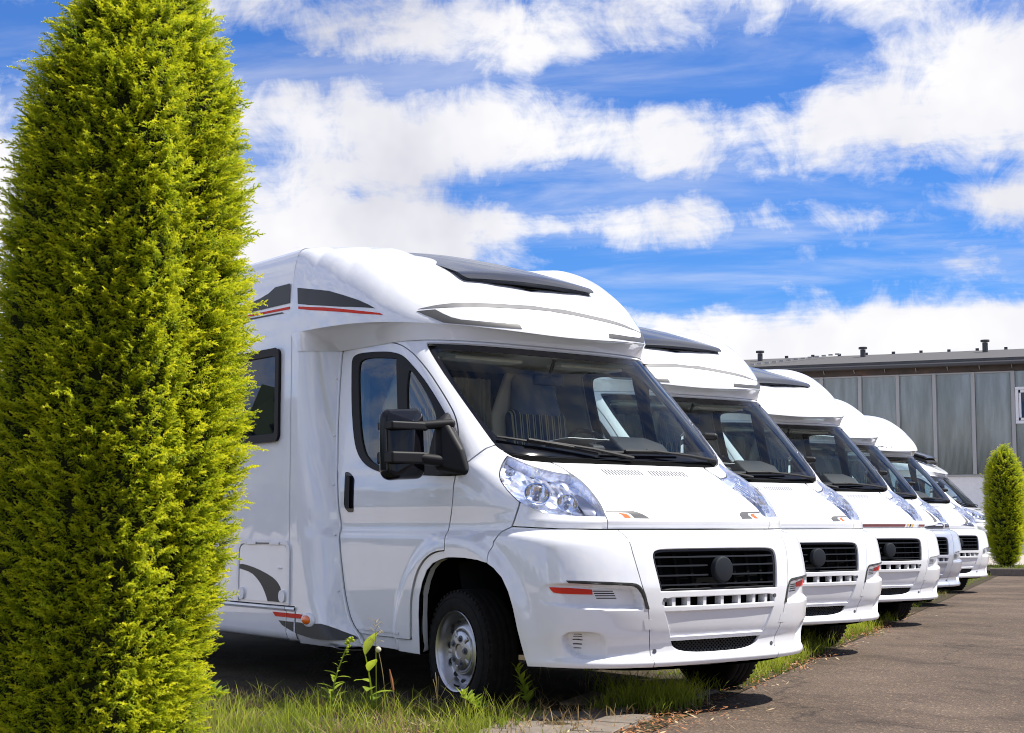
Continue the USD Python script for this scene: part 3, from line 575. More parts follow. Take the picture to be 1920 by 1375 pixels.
def cap_meshes(c, extra=False):
    out = {}
    pole = sbox(-1, 0, 1, .97)
    out['cap'] = skin(c, pole, depth=0, cu=.02, cw=.02)
    tt = np.linspace(-1, 1, 161); lip = c(tt, np.zeros_like(tt))
    # underside, from the lip in to the cab roof
    zb = 2.07
    tb = []
    cab = S(np.linspace(-1.42, 1.42, 700), np.full(700, zb))
    fl = MESH['flare_fn'](np.linspace(0, 1, 60), np.full(60, zb)); fr = fl*[1, -1, 1]
    ring = np.vstack([fl[:-2], cab[2:-2], fr[::-1][2:]])
    d = np.r_[0, np.cumsum(np.linalg.norm(np.diff(ring, axis=0), axis=1))]; dl = np.r_[0, np.cumsum(np.linalg.norm(np.diff(lip, axis=0), axis=1))]
    # match by direction from the middle
    ar = np.arctan2(ring[:, 1], ring[:, 0]+1.75); al = np.arctan2(lip[:, 1], lip[:, 0]+1.75)
    low = np.stack([np.interp(al, ar, ring[:, k]) for k in range(3)], 1)
    cen = np.array([-1.75, 0, 0]); v = low-cen; v[:, 2] = 0; low = low+v/np.linalg.norm(v, axis=1, keepdims=True)*.006
    rows = []
    for s in np.linspace(0, 1, 9):
        q = lip*(1-s)+low*s; q[:, 2] = lip[:, 2]+(low[:, 2]-lip[:, 2])*(s**1.4); rows.append(q)
    out['cap_underside'] = grid_mesh(np.stack(rows, 0), flip=False)
    top = out['cap_underside']
    return out
def wheel_meshes():
    R = .325
    tyre = lathe_y([(.205, -.085), (.212, -.100), (.225, -.108), (.262, -.112), (.292, -.104), (.312, -.090), (R-.004, -.080), (R, -.072), (R, -.040), (R-.007, -.038), (R-.007, -.032), (R, -.030), (R, -.004), (R-.007, -.002), (R-.007, .004), (R, .006), (R, .034), (R-.007, .036), (R-.007, .042), (R, .044), (R, .075), (.312, .090), (.285, .106), (.24, .108), (.205, .09)], 72)
    tv = tyre.vertices; tv[:, 2] = np.maximum(tv[:, 2], .045-AZ)       # flattened where it stands
    tread = []
    for k in range(52):
        a = k*2*np.pi/52
        b = bx(0, -.084, 0, .020, .022, .011, ry=0); b.apply_translation([0, 0, R-.0098]); b.apply_transform(trimesh.transformations.rotation_matrix(a, [0, 1, 0]))
        if (b.vertices[:, 2]).min() > .055-AZ: tread.append(b)
    ring = lathe_y([(.281, -.1085), (.283, -.1100), (.287, -.1095), (.289, -.1065)], 72)
    rim = lathe_y([(.203, .085), (.190, .07), (.186, -.06), (.197, -.090), (.210, -.102), (.214, -.108), (.211, -.112), (.203, -.108), (.196, -.098), (.188, -.070), (.184, -.050), (.176, -.040), (.166, -.040), (.150, -.052), (.132, -.066), (.122, -.070), (.116, -.069), (.112, -.062), (.095, -.060), (.04, -.060), (0, -.060)], 72)
    hub = lathe_y([(.112, -.060), (.108, -.074), (.100, -.082), (.070, -.088), (.040, -.090), (.036, -.088), (.034, -.084), (0, -.084)], 60)
    holes = []
    for k in range(12):
        a = k*2*np.pi/12+.12
        h = trimesh.creation.cylinder(radius=1, height=.004, sections=18); h.apply_scale([.0165, .0150, 1])
        h.apply_transform(trimesh.transformations.rotation_matrix(np.pi/2, [1, 0, 0]))
        h.apply_transform(trimesh.transformations.rotation_matrix(math.atan2(.014, .016)-.05, [1, 0, 0])); h.apply_translation([0, -.0485, .158]); h.apply_transform(trimesh.transformations.rotation_matrix(a, [0, 1, 0])); holes.append(h)
    nuts, wells = [], []
    for k in range(5):
        a = k*2*np.pi/5+.25
        w = trimesh.creation.cylinder(radius=.019, height=.006, sections=20); w.apply_transform(trimesh.transformations.rotation_matrix(np.pi/2, [1, 0, 0])); w.apply_translation([0, -.0868, .066]); w.apply_transform(trimesh.transformations.rotation_matrix(a, [0, 1, 0])); wells.append(w)
        n = trimesh.creation.cylinder(radius=.0105, height=.022, sections=6); n.apply_transform(trimesh.transformations.rotation_matrix(np.pi/2, [1, 0, 0])); n.apply_translation([0, -.090, .066]); n.apply_transform(trimesh.transformations.rotation_matrix(a, [0, 1, 0])); nuts.append(n)
    spokes = []
    for k in range(5):
        a = k*2*np.pi/5+.25+np.pi/5
        b = rbox(.020, .012, .036, .004, (0, -.084, .094), 2); b.apply_transform(trimesh.transformations.rotation_matrix(a, [0, 1, 0])); spokes.append(b)
    valve = tube([(.0, -.085, -.185), (.004, -.112, -.178), (.006, -.118, -.172)], .005, 6)
    return dict(tyre=tyre, tread=cat_(tread, ring), rim=rim, hub=hub, holes=holes, nuts=nuts, wells=wells, spokes=spokes, valve=valve)
WH = wheel_meshes()
def add_wheel(t, x, y, left, steer=0.0):
    def pl(m):
        m = m.copy()
        if left: m = mirror(m)
        m.apply_transform(trimesh.transformations.rotation_matrix(steer, [0, 0, 1])); m.apply_translation([x, y, AZ]); return m
    w = put(t, 'wheel', pl(WH['rim']), 'steel_rim', 40)
    put(w, 'tyre', pl(WH['tyre']), 'rubber', 30); put(w, 'tread', pl(WH['tread']), 'rubber', 20)
    put(w, 'hub_cap', pl(WH['hub']), 'steel_rim', 40); [put(w, 'hub_spoke', pl(m), 'steel_rim', 30) for m in WH['spokes']]
    for h in WH['holes']: put(w, 'rim_hole', pl(h), 'rim_hole', 30)
    for h in WH['wells']: put(w, 'nut_well', pl(h), 'wheel_nut', 30)
    for h in WH['nuts']: put(w, 'wheel_nut', pl(h), 'wheel_nut', 30)
    put(w, 'valve', pl(WH['valve']), 'black_plastic', 30)
def mirror_meshes():
    """outside mirror on the right: two arms from the door corner to an upright housing"""
    sail = skin(S, Polygon(smooth_poly([(-.795, 1.62), (-.800, 1.55), (-.800, 1.48), (-.800, 1.42), (-.806, 1.36), (-.838, 1.312), (-.88, 1.275), (-1.0, 1.272), (-1.12, 1.278), (-1.06, 1.38), (-.95, 1.50), (-.86, 1.60)], 2)), off=.012, depth=.014, bevel=.008, cu=.03)
    boss = trimesh.convex.convex_hull(np.vstack([trimesh.creation.icosphere(2, r).vertices*r*0+trimesh.creation.icosphere(2, r).vertices+np.array(c) for r, c in ((.025, (.035, -.985, 1.30)), (.025, (-.17, -.985, 1.30)), (.02, (-.165, -.965, 1.60)), (.035, (-.06, -1.04, 1.33)), (.035, (-.11, -1.04, 1.33)), (.03, (-.10, -1.03, 1.55)), (.03, (-.135, -1.03, 1.55)), (.03, (.0, -1.0, 1.40)))]))
    house = trimesh.convex.convex_hull(np.vstack([trimesh.creation.icosphere(2, r).vertices*s+c for r, s, c in (
        (.05, (1, 1, 1), (-.19, -1.165, 1.585)), (.05, (1, 1, 1), (-.20, -1.32, 1.575)), (.05, (1, 1, 1), (-.18, -1.16, 1.305)), (.055, (1, 1, 1), (-.19, -1.315, 1.30)),
        (.03, (1, 1, 1), (-.135, -1.22, 1.55)), (.03, (1, 1, 1), (-.13, -1.23, 1.33)), (.04, (1, 1, 1), (-.16, -1.29, 1.29)))]))
    bandt = rbox(.15, .235, .045, .012, (-.175, -1.245, 1.535)); bandb = rbox(.16, .24, .065, .014, (-.172, -1.245, 1.365))
    glassp = rbox(.01, .17, .27, .004, (-.243, -1.255, 1.44))
    hl = lambda *q: trimesh.convex.convex_hull(np.vstack([trimesh.creation.icosphere(2, r).vertices+np.array(c) for r, c in q]))
    armt = hl((.024, (-.075, -1.0, 1.555)), (.024, (-.13, -1.0, 1.558)), (.023, (-.13, -1.17, 1.540)), (.023, (-.20, -1.17, 1.540)))
    armb = hl((.030, (-.04, -1.0, 1.345)), (.030, (-.11, -1.0, 1.345)), (.030, (-.12, -1.17, 1.365)), (.030, (-.20, -1.17, 1.365)))
    return dict(sail=sail, boss=boss, house=house, bands=cat_(bandt, bandb), glass=glassp, arms=[armt, armb])
MM = mirror_meshes()
def add_mirror(t, left):
    def f(m):
        if not left: return m
        m = mirror(m)                                    # on the driver's side the housing is folded back along the door
        if isinstance(m, tuple) or m.vertices[:, 1].max() < 1.06: return m
        q = m.copy(); q.apply_translation([.08, -1.0, 0]); q.apply_transform(trimesh.transformations.rotation_matrix(math.radians(52), [0, 0, 1])); q.apply_translation([-.08, 1.0, 0]); return q
    w = put(t, 'outside_mirror', f(MM['house']), 'black_gloss', 40)
    put(w, 'mirror_band', f(MM['bands']), 'black_plastic', 30); put(w, 'mirror_glass', f(MM['glass']), 'chrome', 30)
    for a in MM['arms']: put(w, 'mirror_arm', f(a), 'black_plastic', 40)
    put(w, 'mirror_base', f(MM['sail']) if left else join(MM['sail'], MM['boss']), 'black_plastic')
def lamp_meshes():
    """bowls of one headlight behind its lens"""
    out = []
    def bowl(t, z, r, d, tilt=0):
        c = S(np.array([t]), np.array([z]))[0]; n = N(np.array([t]), np.array([z]))[0]
        ax = np.array([.80, -.45, .25]); ax /= np.linalg.norm(ax); ax = .6*n+.4*ax; ax /= np.linalg.norm(ax)
        prof = [(r*1.10, .006), (r*1.08, .012), (r, .012), (r*.97, .004)]+[(r*math.sqrt(k/7.0)*.95, -d*(1-k/7.0)) for k in range(7, -1, -1)]
        m = trimesh.creation.revolve(prof, sections=36); m.apply_transform(trimesh.geometry.align_vectors([0, 0, 1], ax)); m.apply_translation(c-n*.026); 
        b = trimesh.creation.icosphere(2, r*.26); b.apply_scale([1, 1, 1.5]); b.apply_translation([0, 0, -d*.55]); b.apply_transform(trimesh.geometry.align_vectors([0, 0, 1], ax)); b.apply_translation(c-n*.026)
        return m, b
    for t, z, r, d in ((-.662, 1.300, .026, .03), (-.612, 1.185, .062, .05), (-.520, 1.135, .052, .045)): out.append(bowl(t, z, r, d))
    flat = skin(S, Polygon(smooth_poly([(-.452, 1.185), (-.475, 1.178), (-.483, 1.15), (-.480, 1.075), (-.44, 1.07), (-.428, 1.10), (-.432, 1.165)], 2)), off=-.022, depth=.02, bevel=.008, cu=.02)
    ribs = [skin(S, sbox(-.60+k*.028, 1.225-abs(k)*.012, -.588+k*.028, 1.30-k*.014), off=-.028, depth=.02, bevel=.005, cu=.02) for k in range(6)]
    return out, flat, ribs
LAMP = lamp_meshes()
def wiper(path, blade):
    """an arm along PATH (t,z) and a blade between two (t,z) points, lying on the windscreen"""
    a = np.array(path); q = S(a[:, 0], a[:, 1])+N(a[:, 0], a[:, 1])*np.array(a[:, 2:3])
    arm = tube(q, np.linspace(.012, .006, len(q)), 6)
    b = np.array(blade); t = np.linspace(0, 1, 12)[:, None]; tz = b[0]+(b[1]-b[0])*t; n = N(tz[:, 0], tz[:, 1]); p0 = S(tz[:, 0], tz[:, 1])
    bl = tube(p0+n*.012, .008, 6); sp = tube(p0[3:9]+n[3:9]*.026, .009, 6)
    return arm, cat_(bl, sp)
WIP = [wiper([(.02, 1.372, .02), (-.20, 1.405, .035), (-.42, 1.44, .03)], [(-.64, 1.475), (-.17, 1.395)]), wiper([(.56, 1.378, .02), (.38, 1.39, .035), (.12, 1.415, .03)], [(-.14, 1.405), (.33, 1.415)])]
CAPS = {}
def get_cap(**k):
    key = tuple(sorted(k.items()))
    if key not in CAPS:
        c = Cap(**k); CAPS[key] = (c, cap_meshes(c))
    return CAPS[key]
def on_cap(c, poly, off=.0016, **k):
    d = dict(depth=.0012, bevel=.0004, cu=.015, cw=.01); d.update(k)
    return skin(c, poly, off=off, **d)
def side_panel(poly, y=-1.13, off=.0015, depth=.0015, bevel=.0005, cu=.2, cw=.2):
    """flat piece on the right wall; polygon in (x,z)"""
    fn = lambda x, z: np.stack([x, np.full(np.shape(x), y), z], -1)
    return skin(fn, poly, off=off, depth=depth, bevel=bevel, cu=cu, cw=cw)
def rrect(x0, z0, x1, z1, r): return sbox(x0+r, z0+r, x1-r, z1-r).buffer(r, quad_segs=6)
SIDES = ((False, lambda m: m), (True, mirror))
HOUSE_REAR = -5.3
def house_section(n=90):
    """outline (y,z) of the wide body from the right skirt line over the roof to the left"""
    y = -CW*np.cos(np.linspace(0, np.pi, n)); y = np.sign(y)*CW*(np.abs(y)/CW)**.6
    z = house_top(y)
    return np.vstack([[-CW, .52], [-CW, 1.0], [-CW, 1.6], np.c_[y, z], [CW, 1.6], [CW, 1.0], [CW, .52]])
def make_motorhome(name, label, loc, rz, style):
    """style: dict(paint, bumper, cap=dict, decals, dish, full)"""
    t = xform(name, loc, rz, label, 'motorhome', 'motorhomes parked side by side along the road')
    pt, bp = style['paint'], style['bumper']
    full = style.get('full', True)
    b = put(t, 'bumper_center', MESH['bumper_center'], bp); put(b, 'plate_recess', MESH['plate_recess'], bp)
    for left, f in SIDES:
        b = put(t, 'bumper_corner', f(MESH['bumper_corner']), bp)
        put(b, 'bumper_slits', f(MESH['slits']), 'black_plastic'); put(b, 'lamp_slits', f(MESH['fogslits']), 'grey_film')
        put(b, 'tow_eye_cover', f(MESH['tow']), bp)
        put(t, 'fender', f(MESH['fender']), pt); put(t, 'headlight_trim', f(MESH['headlight_trim']), pt)
        h = put(t, 'headlight', f(MESH['lens']), 'lamp_lens')
        put(h, 'lamp_housing', join(f(MESH['lamp_back']), f(MESH['lamp_wall'])), 'irid')
        for m, bl in LAMP[0]: put(h, 'reflector', f(m), 'chrome', 40); put(h, 'bulb', f(bl), 'reflector_dark', 40)
        put(h, 'turn_lamp', f(LAMP[1]), 'reflector_dark')
        for r in LAMP[2]: put(h, 'lamp_rib', f(r), 'chrome')
        d = put(t, 'door', f(MESH['door']), pt)
        put(d, 'window_seal', f(MESH['window_seal']), 'black_plastic'); put(d, 'window', f(MESH['window_glass']), 'side_glass'); put(d, 'quarter_window', f(MESH['quarter_glass']), 'side_glass')
        put(d, 'door_handle', f(MESH['handle']), 'black_plastic'); put(d, 'handle_cup', f(MESH['handle_cup']), 'black_gloss')
        put(d, 'door_moulding', f(MESH['door_mould']), pt); put(d, 'door_moulding', f(MESH['door_mould2']), pt)
        put(t, 'sill', f(MESH['arch_trim']), pt); put(t, 'wheel_house', f(MESH['wheelhouse']), 'void_dark')
        fl = put(t, 'transition_panel', f(MESH['flare']), pt)
        put(fl, 'edge_bead', f(MESH['flare_bead']), pt, 40)
        for m in MESH['bolts']: put(fl, 'bolt', f(m), 'white_plastic', 40)
        add_wheel(t, AX, -.905 if not left else .905, left, style.get('steer', -.10)); add_wheel(t, -3.75, -.92 if not left else .92, left)
        add_mirror(t, left)
    hd = put(t, 'hood', MESH['hood'], pt)
    for m in MESH['vents']: put(hd, 'vent_slit', m, 'void_dark')
    put(t, 'cab_frame', MESH['cab_frame'], pt)
    put(t, 'cowl', MESH['cowl'], 'void_dark')
    w = put(t, 'windscreen', MESH['windscreen'], 'windscreen_glass'); put(w, 'windscreen_border', MESH['windscreen_border'], 'black_gloss')
    for arm, blade in WIP:
        a = put(t, 'wiper', arm, 'black_plastic', 40); put(a, 'wiper_blade', blade, 'black_plastic', 40)
    put(t, 'cab_lining', MESH['liner'], 'interior_grey')
    g = put(t, 'grille', MESH['grille_frame'], 'grille_plastic'); put(g, 'grille_back', MESH['grille_back'], 'void_dark')
    for m in MESH['slats']: put(g, 'slat', m, 'grille_plastic')
    for m in MESH['ribs']: put(g, 'rib', m, 'rib_plastic')
    put(g, 'badge', MESH['badge'], 'badge_plastic', 40)
    k = put(t, 'air_intake', MESH['intake_back'], 'void_dark')
    for m in MESH['bars']: put(k, 'intake_bar', m, bp)
    k = put(t, 'lower_intake', MESH['lower_back'], 'void_dark'); put(k, 'mesh_insert', MESH['lower_mesh'], 'grille_plastic')
    for m in MESH['screws']: put(t, 'screw_hole', m, 'wheel_nut', 30)
    # overcab
    c, cm = get_cap(**style['cap'])
    oc = put(t, 'overcab', cm['cap'], pt); put(oc, 'overcab_underside', cm['cap_underside'], pt, True)
    if style.get('skylight', True):
        pg = P['skylight']
        def fn(x, y):
            q = (np.asarray(x, float)+1.42)/.83
            return np.stack([x, y, 2.765-.20*q-.05*q*q-style.get('sky_drop', 0)-.035*(np.asarray(y)/.52)**2-.05*np.clip((q-.86)/.14, 0, 1)**2], -1)
        s = put(t, 'skylight', skin(fn, pg.buffer(-.05).buffer(.05), depth=.035, bevel=.018, cu=.03, cw=.03), 'smoke_acrylic')
        put(s, 'skylight_base', skin(fn, pg.buffer(-.03), off=-.030, depth=.12, bevel=.004, cu=.1, cw=.1), 'black_plastic')
        cz = lambda x, y: fn(x, y)-np.array([0, 0, .075])
        ed = np.array(pg.buffer(.006).exterior.coords)[::1]; fr = [k for k in range(len(ed))]
        put(s, 'skylight_frame', skin(cz, pg.buffer(.022).difference(pg.buffer(-.05)), depth=.06, bevel=.004, cu=.05, cw=.05), 'black_plastic')
    # wide body
    sec = house_section(); xs = [-1.52, -1.60, -3.0, HOUSE_REAR]
    pl = np.stack([np.stack([np.full(len(sec), x), sec[:, 0], np.minimum(sec[:, 1], 2.06) if x == -1.52 else sec[:, 1]], -1) for x in xs[1:]], 0)
    b = grid_mesh(pl)
    rear = trimesh.creation.triangulate_polygon(Polygon(sec), engine='earcut'); rv = np.c_[np.full(len(rear[0]), HOUSE_REAR), rear[0]]
    fill = [bx(-1.565, s*(CW-.0125), 1.352, .116, .02, 1.664) for s in (-1, 1)]
    body = put(t, 'body', cat_(b, trimesh.Trimesh(rv, rear[1][:, ::-1], process=False), fill), pt, 30)
    put(body, 'floor', bx(-3.42, 0, .48, 3.7, 2.2, .06), 'void_dark')
    put(body, 'bulkhead', cat_(bx(-1.75, 0, 1.3, .03, 2.2, 1.6)), 'interior_dark')
    for left, f in SIDES:
        # skirt with a rounded bottom, window, locker
        yz = np.array([(-CW+.01, .515), (-CW-.012, .512), (-CW-.014, .500), (-CW, .485), (-CW, .36), (-CW+.012, .325), (-CW+.04, .305), (-CW+.12, .297)])
        xs2 = np.array([-1.505, HOUSE_REAR]); pl = np.stack([np.stack([np.full(len(yz), x), yz[:, 0], yz[:, 1]], -1) for x in (-1.505, -1.62)], 0); pl2 = np.stack([np.stack([np.full(len(yz), x), yz[:, 0], yz[:, 1]], -1) for x in (-1.626, -3.30)], 0); pl3 = np.stack([np.stack([np.full(len(yz), x), yz[:, 0], yz[:, 1]], -1) for x in (-4.20, HOUSE_REAR)], 0)
        for q in (pl, pl2, pl3): put(t, 'skirt', f(grid_mesh(q, flip=True)), pt, 40)
        for (x0, x1, z0, z1) in ((-2.85, -1.72, 1.525, 2.115), (-4.6, -3.7, 1.65, 2.10)):
            fr = put(t, 'side_window', f(side_panel(rrect(x0, z0, x1, z1, .05).difference(rrect(x0+.045, z0+.045, x1-.045, z1-.045, .03)), off=.022, depth=.024, bevel=.008)), 'black_plastic')
            put(fr, 'pane', f(side_panel(rrect(x0+.04, z0+.04, x1-.04, z1-.04, .035), off=.010, depth=.004)), 'house_glass')
        if full:
            L = put(t, 'locker_frame', f(side_panel(rrect(-2.26, .45, -1.575, .915, .07).intersection(sbox(-3, .523, 0, 1)).difference(rrect(-2.235, .40, -1.60, .890, .055)), off=.010, depth=.012, bevel=.004)), 'white_plastic')
            put(L, 'locker_door', f(side_panel(rrect(-2.228, .43, -1.607, .883, .05).intersection(sbox(-3, .535, 0, 1)), off=.006, depth=.008, bevel=.003)), pt)
            put(L, 'hinge', f(side_panel(sbox(-2.13, .893, -1.70, .899), off=.014, depth=.003)), 'black_plastic')
            for x in (-1.76, -2.06): put(L, 'hinge_plate', f(side_panel(sbox(x-.06, .888, x+.06, .905), off=.016, depth=.01, bevel=.003)), 'white_plastic')
            for x in (-1.655, -2.185):
                m = trimesh.creation.cylinder(radius=.038, height=.014, sections=28); m.apply_transform(trimesh.transformations.rotation_matrix(np.pi/2, [1, 0, 0])); m.apply_translation([x, -CW-.012, .575]); put(L, 'latch', f(m), 'white_plastic', 30)
            put(L, 'button', f(rbox(.045, .012, .008, .003, (-1.69, -CW-.008, .745), 2)), 'white_plastic', 30)
    st = style.get('decals')
    DEC[st](t, c, cm)
    cab_interior(t, style)
    return t
def cab_interior(t, style):
    put(t, 'cab_floor', bx(-.75, 0, .44, 1.9, 1.7, .03), 'interior_dark')
    # dashboard
    tt = np.linspace(-.78, .78, 40); rows = []
    for dx, z in ((0, 1.352), (-.08, 1.39), (-.18, 1.435), (-.30, 1.445), (-.40, 1.41), (-.45, 1.32), (-.46, 1.15), (-.38, .95), (-.30, .60)):
        q = S(tt*.86, np.full(40, 1.365)); q = q+np.array([dx-.03, 0, 0]); q[:, 1] = tt*1.08; q[:, 2] = z; rows.append(q)
    d = put(t, 'dashboard', grid_mesh(np.stack(rows, 0)), 'interior_dark', 40)
    put(d, 'instrument_hood', trimesh.convex.convex_hull(np.vstack([trimesh.creation.icosphere(1, .03).vertices+c for c in ((-.14, .26, 1.47), (-.14, .60, 1.47), (-.24, .30, 1.51), (-.24, .56, 1.51), (-.34, .3, 1.46), (-.34, .56, 1.46), (-.02, .28, 1.38), (-.02, .58, 1.38))])), 'interior_dark', 40)
    put(d, 'centre_binnacle', trimesh.convex.convex_hull(np.vstack([trimesh.creation.icosphere(1, .03).vertices+c for c in ((-.16, -.30, 1.45), (-.16, .14, 1.45), (-.28, -.26, 1.47), (-.28, .10, 1.47), (-.36, -.28, 1.42), (-.36, .12, 1.42))])), 'interior_dark', 40)
    if style.get('paper'): put(d, 'paper', bx(-.10, -.10, 1.492, .20, .36, .003, rz=.15, ry=-.10), 'paper')
    # steering wheel
    th = np.linspace(0, 2*np.pi, 41); ring = np.stack([np.zeros(41), .185*np.cos(th), .185*np.sin(th)], -1)
    R = trimesh.transformations.rotation_matrix(-.62, [0, 1, 0]); cen = np.array([-.55, .43, 1.45])
    s = tube((np.c_[ring, np.ones(41)] @ R.T)[:, :3]+cen, .015, 8)
    sp = [tube((np.c_[np.array([[0, 0, 0], [0, .18*math.cos(a), .18*math.sin(a)]]), np.ones(2)] @ R.T)[:, :3]+cen, .016, 6) for a in (0, math.pi, -math.pi/2)]
    hubm = trimesh.creation.icosphere(2, .06); hubm.apply_translation(cen)
    w = put(t, 'steering_wheel', s, 'interior_dark', 40); put(w, 'wheel_spokes', cat_(sp, hubm), 'interior_dark', 40)
    put(w, 'column', tube([cen, cen+[.25, 0, -.15]], .045, 8), 'interior_dark', 40)
    # seats
    for y in (-.43, .40):
        hull = lambda pts, r: trimesh.convex.convex_hull(np.vstack([trimesh.creation.icosphere(2, r).vertices+np.array(p) for p in pts]))
        st = put(t, 'seat', hull([(-1.20, y-.19, 1.02), (-1.20, y+.19, 1.02), (-.68, y-.19, 1.05), (-.68, y+.19, 1.05)], .07), 'seat_blue', 40)
        put(st, 'backrest', hull([(-1.02, y-.20, 1.08), (-1.02, y+.20, 1.08), (-1.10, y-.18, 1.70), (-1.10, y+.18, 1.70)], .055), 'seat_stripe', 40)
        put(st, 'headrest', hull([(-1.10, y-.14, 1.74), (-1.10, y+.14, 1.74), (-1.14, y-.10, 1.94), (-1.14, y+.10, 1.94)], .055), 'seat_blue', 40)
        put(st, 'seat_side', hull([(-1.18, y-.25, 1.1), (-1.22, y-.24, 1.72), (-1.20, y-.15, 1.97), (-1.20, y+.15, 1.97), (-1.22, y+.24, 1.72), (-1.18, y+.25, 1.1)], .03), 'seat_beige', 40)
        put(st, 'seat_base', bx(-.95, y, .72, .46, .40, .46), 'interior_dark')
        for sg in (-1, 1): put(st, 'armrest', hull([(-1.08, y+sg*.29, 1.30), (-.80, y+sg*.29, 1.29)], .032), 'seat_blue', 40)
    # gathered curtains behind the front pillars, sun visor, inside mirror, headliner
    for y0, y1, x in ((-.98, -.66, -1.50), (.66, .98, -1.50), (.10, .46, -1.66), (-.90, -.50, -1.68)):
        u = np.linspace(0, 1, 60); z = np.linspace(1.0, 2.0, 12)
        q = np.stack([np.stack([x+.022*np.sin(u*46+zz)*np.ones(60), y0+(y1-y0)*u+.01*np.sin(u*30), np.full(60, zz)], -1) for zz in z], 0)
        put(t, 'curtain', grid_mesh(q), 'curtain_cloth', True)
    put(t, 'headliner', grid_mesh(np.stack([np.stack([np.full(20, x), np.linspace(-.85, .85, 20), np.full(20, z)], -1) for x, z in ((-.50, 2.035), (-.62, 2.02), (-.9, 2.035), (-1.7, 2.05))], 0)), 'trim_light', True)
    for y in (-.40, .40): put(t, 'sun_visor', rbox(.14, .50, .02, .008, (-.60, y, 1.985)), 'trim_light', 30)
    m = put(t, 'inside_mirror', rbox(.03, .23, .065, .012, (-.50, .02, 1.88)), 'black_plastic', 30); put(m, 'stalk', tube([(-.49, .02, 1.90), (-.44, .02, 2.0)], .012, 6), 'black_plastic', 40)
    if style.get('blind'):
        put(t, 'door_blind', skin(lambda a, z: S(a, z)*[1, 1, 1], P['win'].buffer(-.03), off=-.05, depth=0, cu=.05), 'blind_blue')
def cap_dec(c, which, f, off=.0016): return f(on_cap(c, Polygon(TR['cap_'+which]).buffer(0), off=off))
def dec_first(t, c, cm):
    for left, f in SIDES:
        put(t, 'grey_stripe', f(MESH['dec_b']), 'grey_film' if False else 'charcoal_film'); put(t, 'red_reflector', f(MESH['refl']), 'red_film')
        put(t, 'grey_hood_stripe', f(MESH['dec_hg']), 'grey_film'); put(t, 'orange_hood_stripe', f(MESH['dec_ho']), 'orange_film')
        put(t, 'overcab_swoosh', cap_dec(c, 'swoosh', f), 'charcoal_film'); put(t, 'overcab_red_stripe', cap_dec(c, 'red', f), 'red_film')
        put(t, 'overcab_band', cap_dec(c, 'bandR', f), 'grey_film')
        put(t, 'body_swoosh', f(side_panel(Polygon([(-2.60, 2.385), (-2.3, 2.41), (-2.155, 2.443), (-2.021, 2.456), (-1.903, 2.476), (-1.815, 2.505), (-1.625, 2.505), (-1.625, 2.382)]))), 'charcoal_film')
        put(t, 'body_red_stripe', f(side_panel(Polygon([(-2.6, 2.40), (-1.625, 2.354), (-1.625, 2.340), (-2.6, 2.385)]).intersection(sbox(-2.6, 2.3, -1.6, 2.3999)))), 'red_film') if False else put(t, 'body_red_stripe', f(side_panel(Polygon([(-2.6, 2.374), (-1.625, 2.360), (-1.625, 2.344), (-2.6, 2.362)]))), 'red_film')
        put(t, 'body_thin_stripe', f(side_panel(Polygon([(-2.6, 2.352), (-1.725, 2.336), (-1.696, 2.326), (-2.6, 2.340)]))), 'charcoal_film')
        put(t, 'locker_swoosh', f(side_panel(Polygon(smooth_poly([(-2.228, .757), (-2.171, .761), (-1.990, .736), (-1.807, .694), (-1.725, .660), (-1.680, .619), (-1.648, .537), (-1.847, .537), (-1.879, .584), (-1.926, .633), (-1.989, .674), (-2.067, .709), (-2.228, .731)], 1)), off=.0075)), 'charcoal_film')
        put(t, 'skirt_red_stripe', f(side_panel(Polygon([(-1.793, .475), (-1.628, .475), (-1.628, .449), (-1.756, .449)]), off=.002)), 'red_film'); put(t, 'skirt_red_stripe', f(side_panel(Polygon([(-1.618, .475), (-1.423, .475), (-1.446, .449), (-1.618, .449)]), off=.002)), 'red_film')
        FLi = MESH['flare_fn']
        zx = lambda z: float(PchipInterpolator([.297, .33, .38, .42, .494], [-.926, -.951, -.996, -1.041, -1.096])(z))
        toA = lambda pts: [((x+1.52)/(zx(min(max(z, .297), .494))+1.52), z) for x, z in pts]
        sw = [(-1.51, .425), (-1.439, .427), (-1.369, .413), (-1.233, .434), (-1.126, .416), (-1.01, .372), (-.985, .352), (-1.059, .342), (-1.258, .338), (-1.40, .347), (-1.51, .362)]
        put(t, 'skirt_swoosh', f(skin(FLi, Polygon(smooth_poly(toA(sw), 1)).intersection(sbox(.004, .3, .985, .5)), off=.002, depth=.0015, bevel=.0005, cu=.05)), 'charcoal_film')
        put(t, 'skirt_swoosh', f(side_panel(Polygon([(-1.718, .426), (-1.628, .4255), (-1.628, .388), (-1.67, .400)]), off=.002)), 'charcoal_film'); put(t, 'skirt_swoosh', f(side_panel(Polygon([(-1.618, .425), (-1.53, .425), (-1.53, .366), (-1.618, .386)]), off=.002)), 'charcoal_film')
        e = trimesh.creation.icosphere(3, 1.0); e.apply_scale([.058, .022, .030]); e.apply_translation([-1.363, -CW-.002, .446]); m = put(t, 'side_marker', f(e), 'amber', True)
        e = trimesh.creation.icosphere(3, 1.0); e.apply_scale([.075, .014, .042]); e.apply_translation([-1.350, -CW, .446]); put(m, 'marker_bezel', f(e), 'white_plastic', True)
    arc = Polygon(TR['cap_arc']).buffer(0); put(t, 'overcab_arc', on_cap(c, arc), 'pale_grey_film')
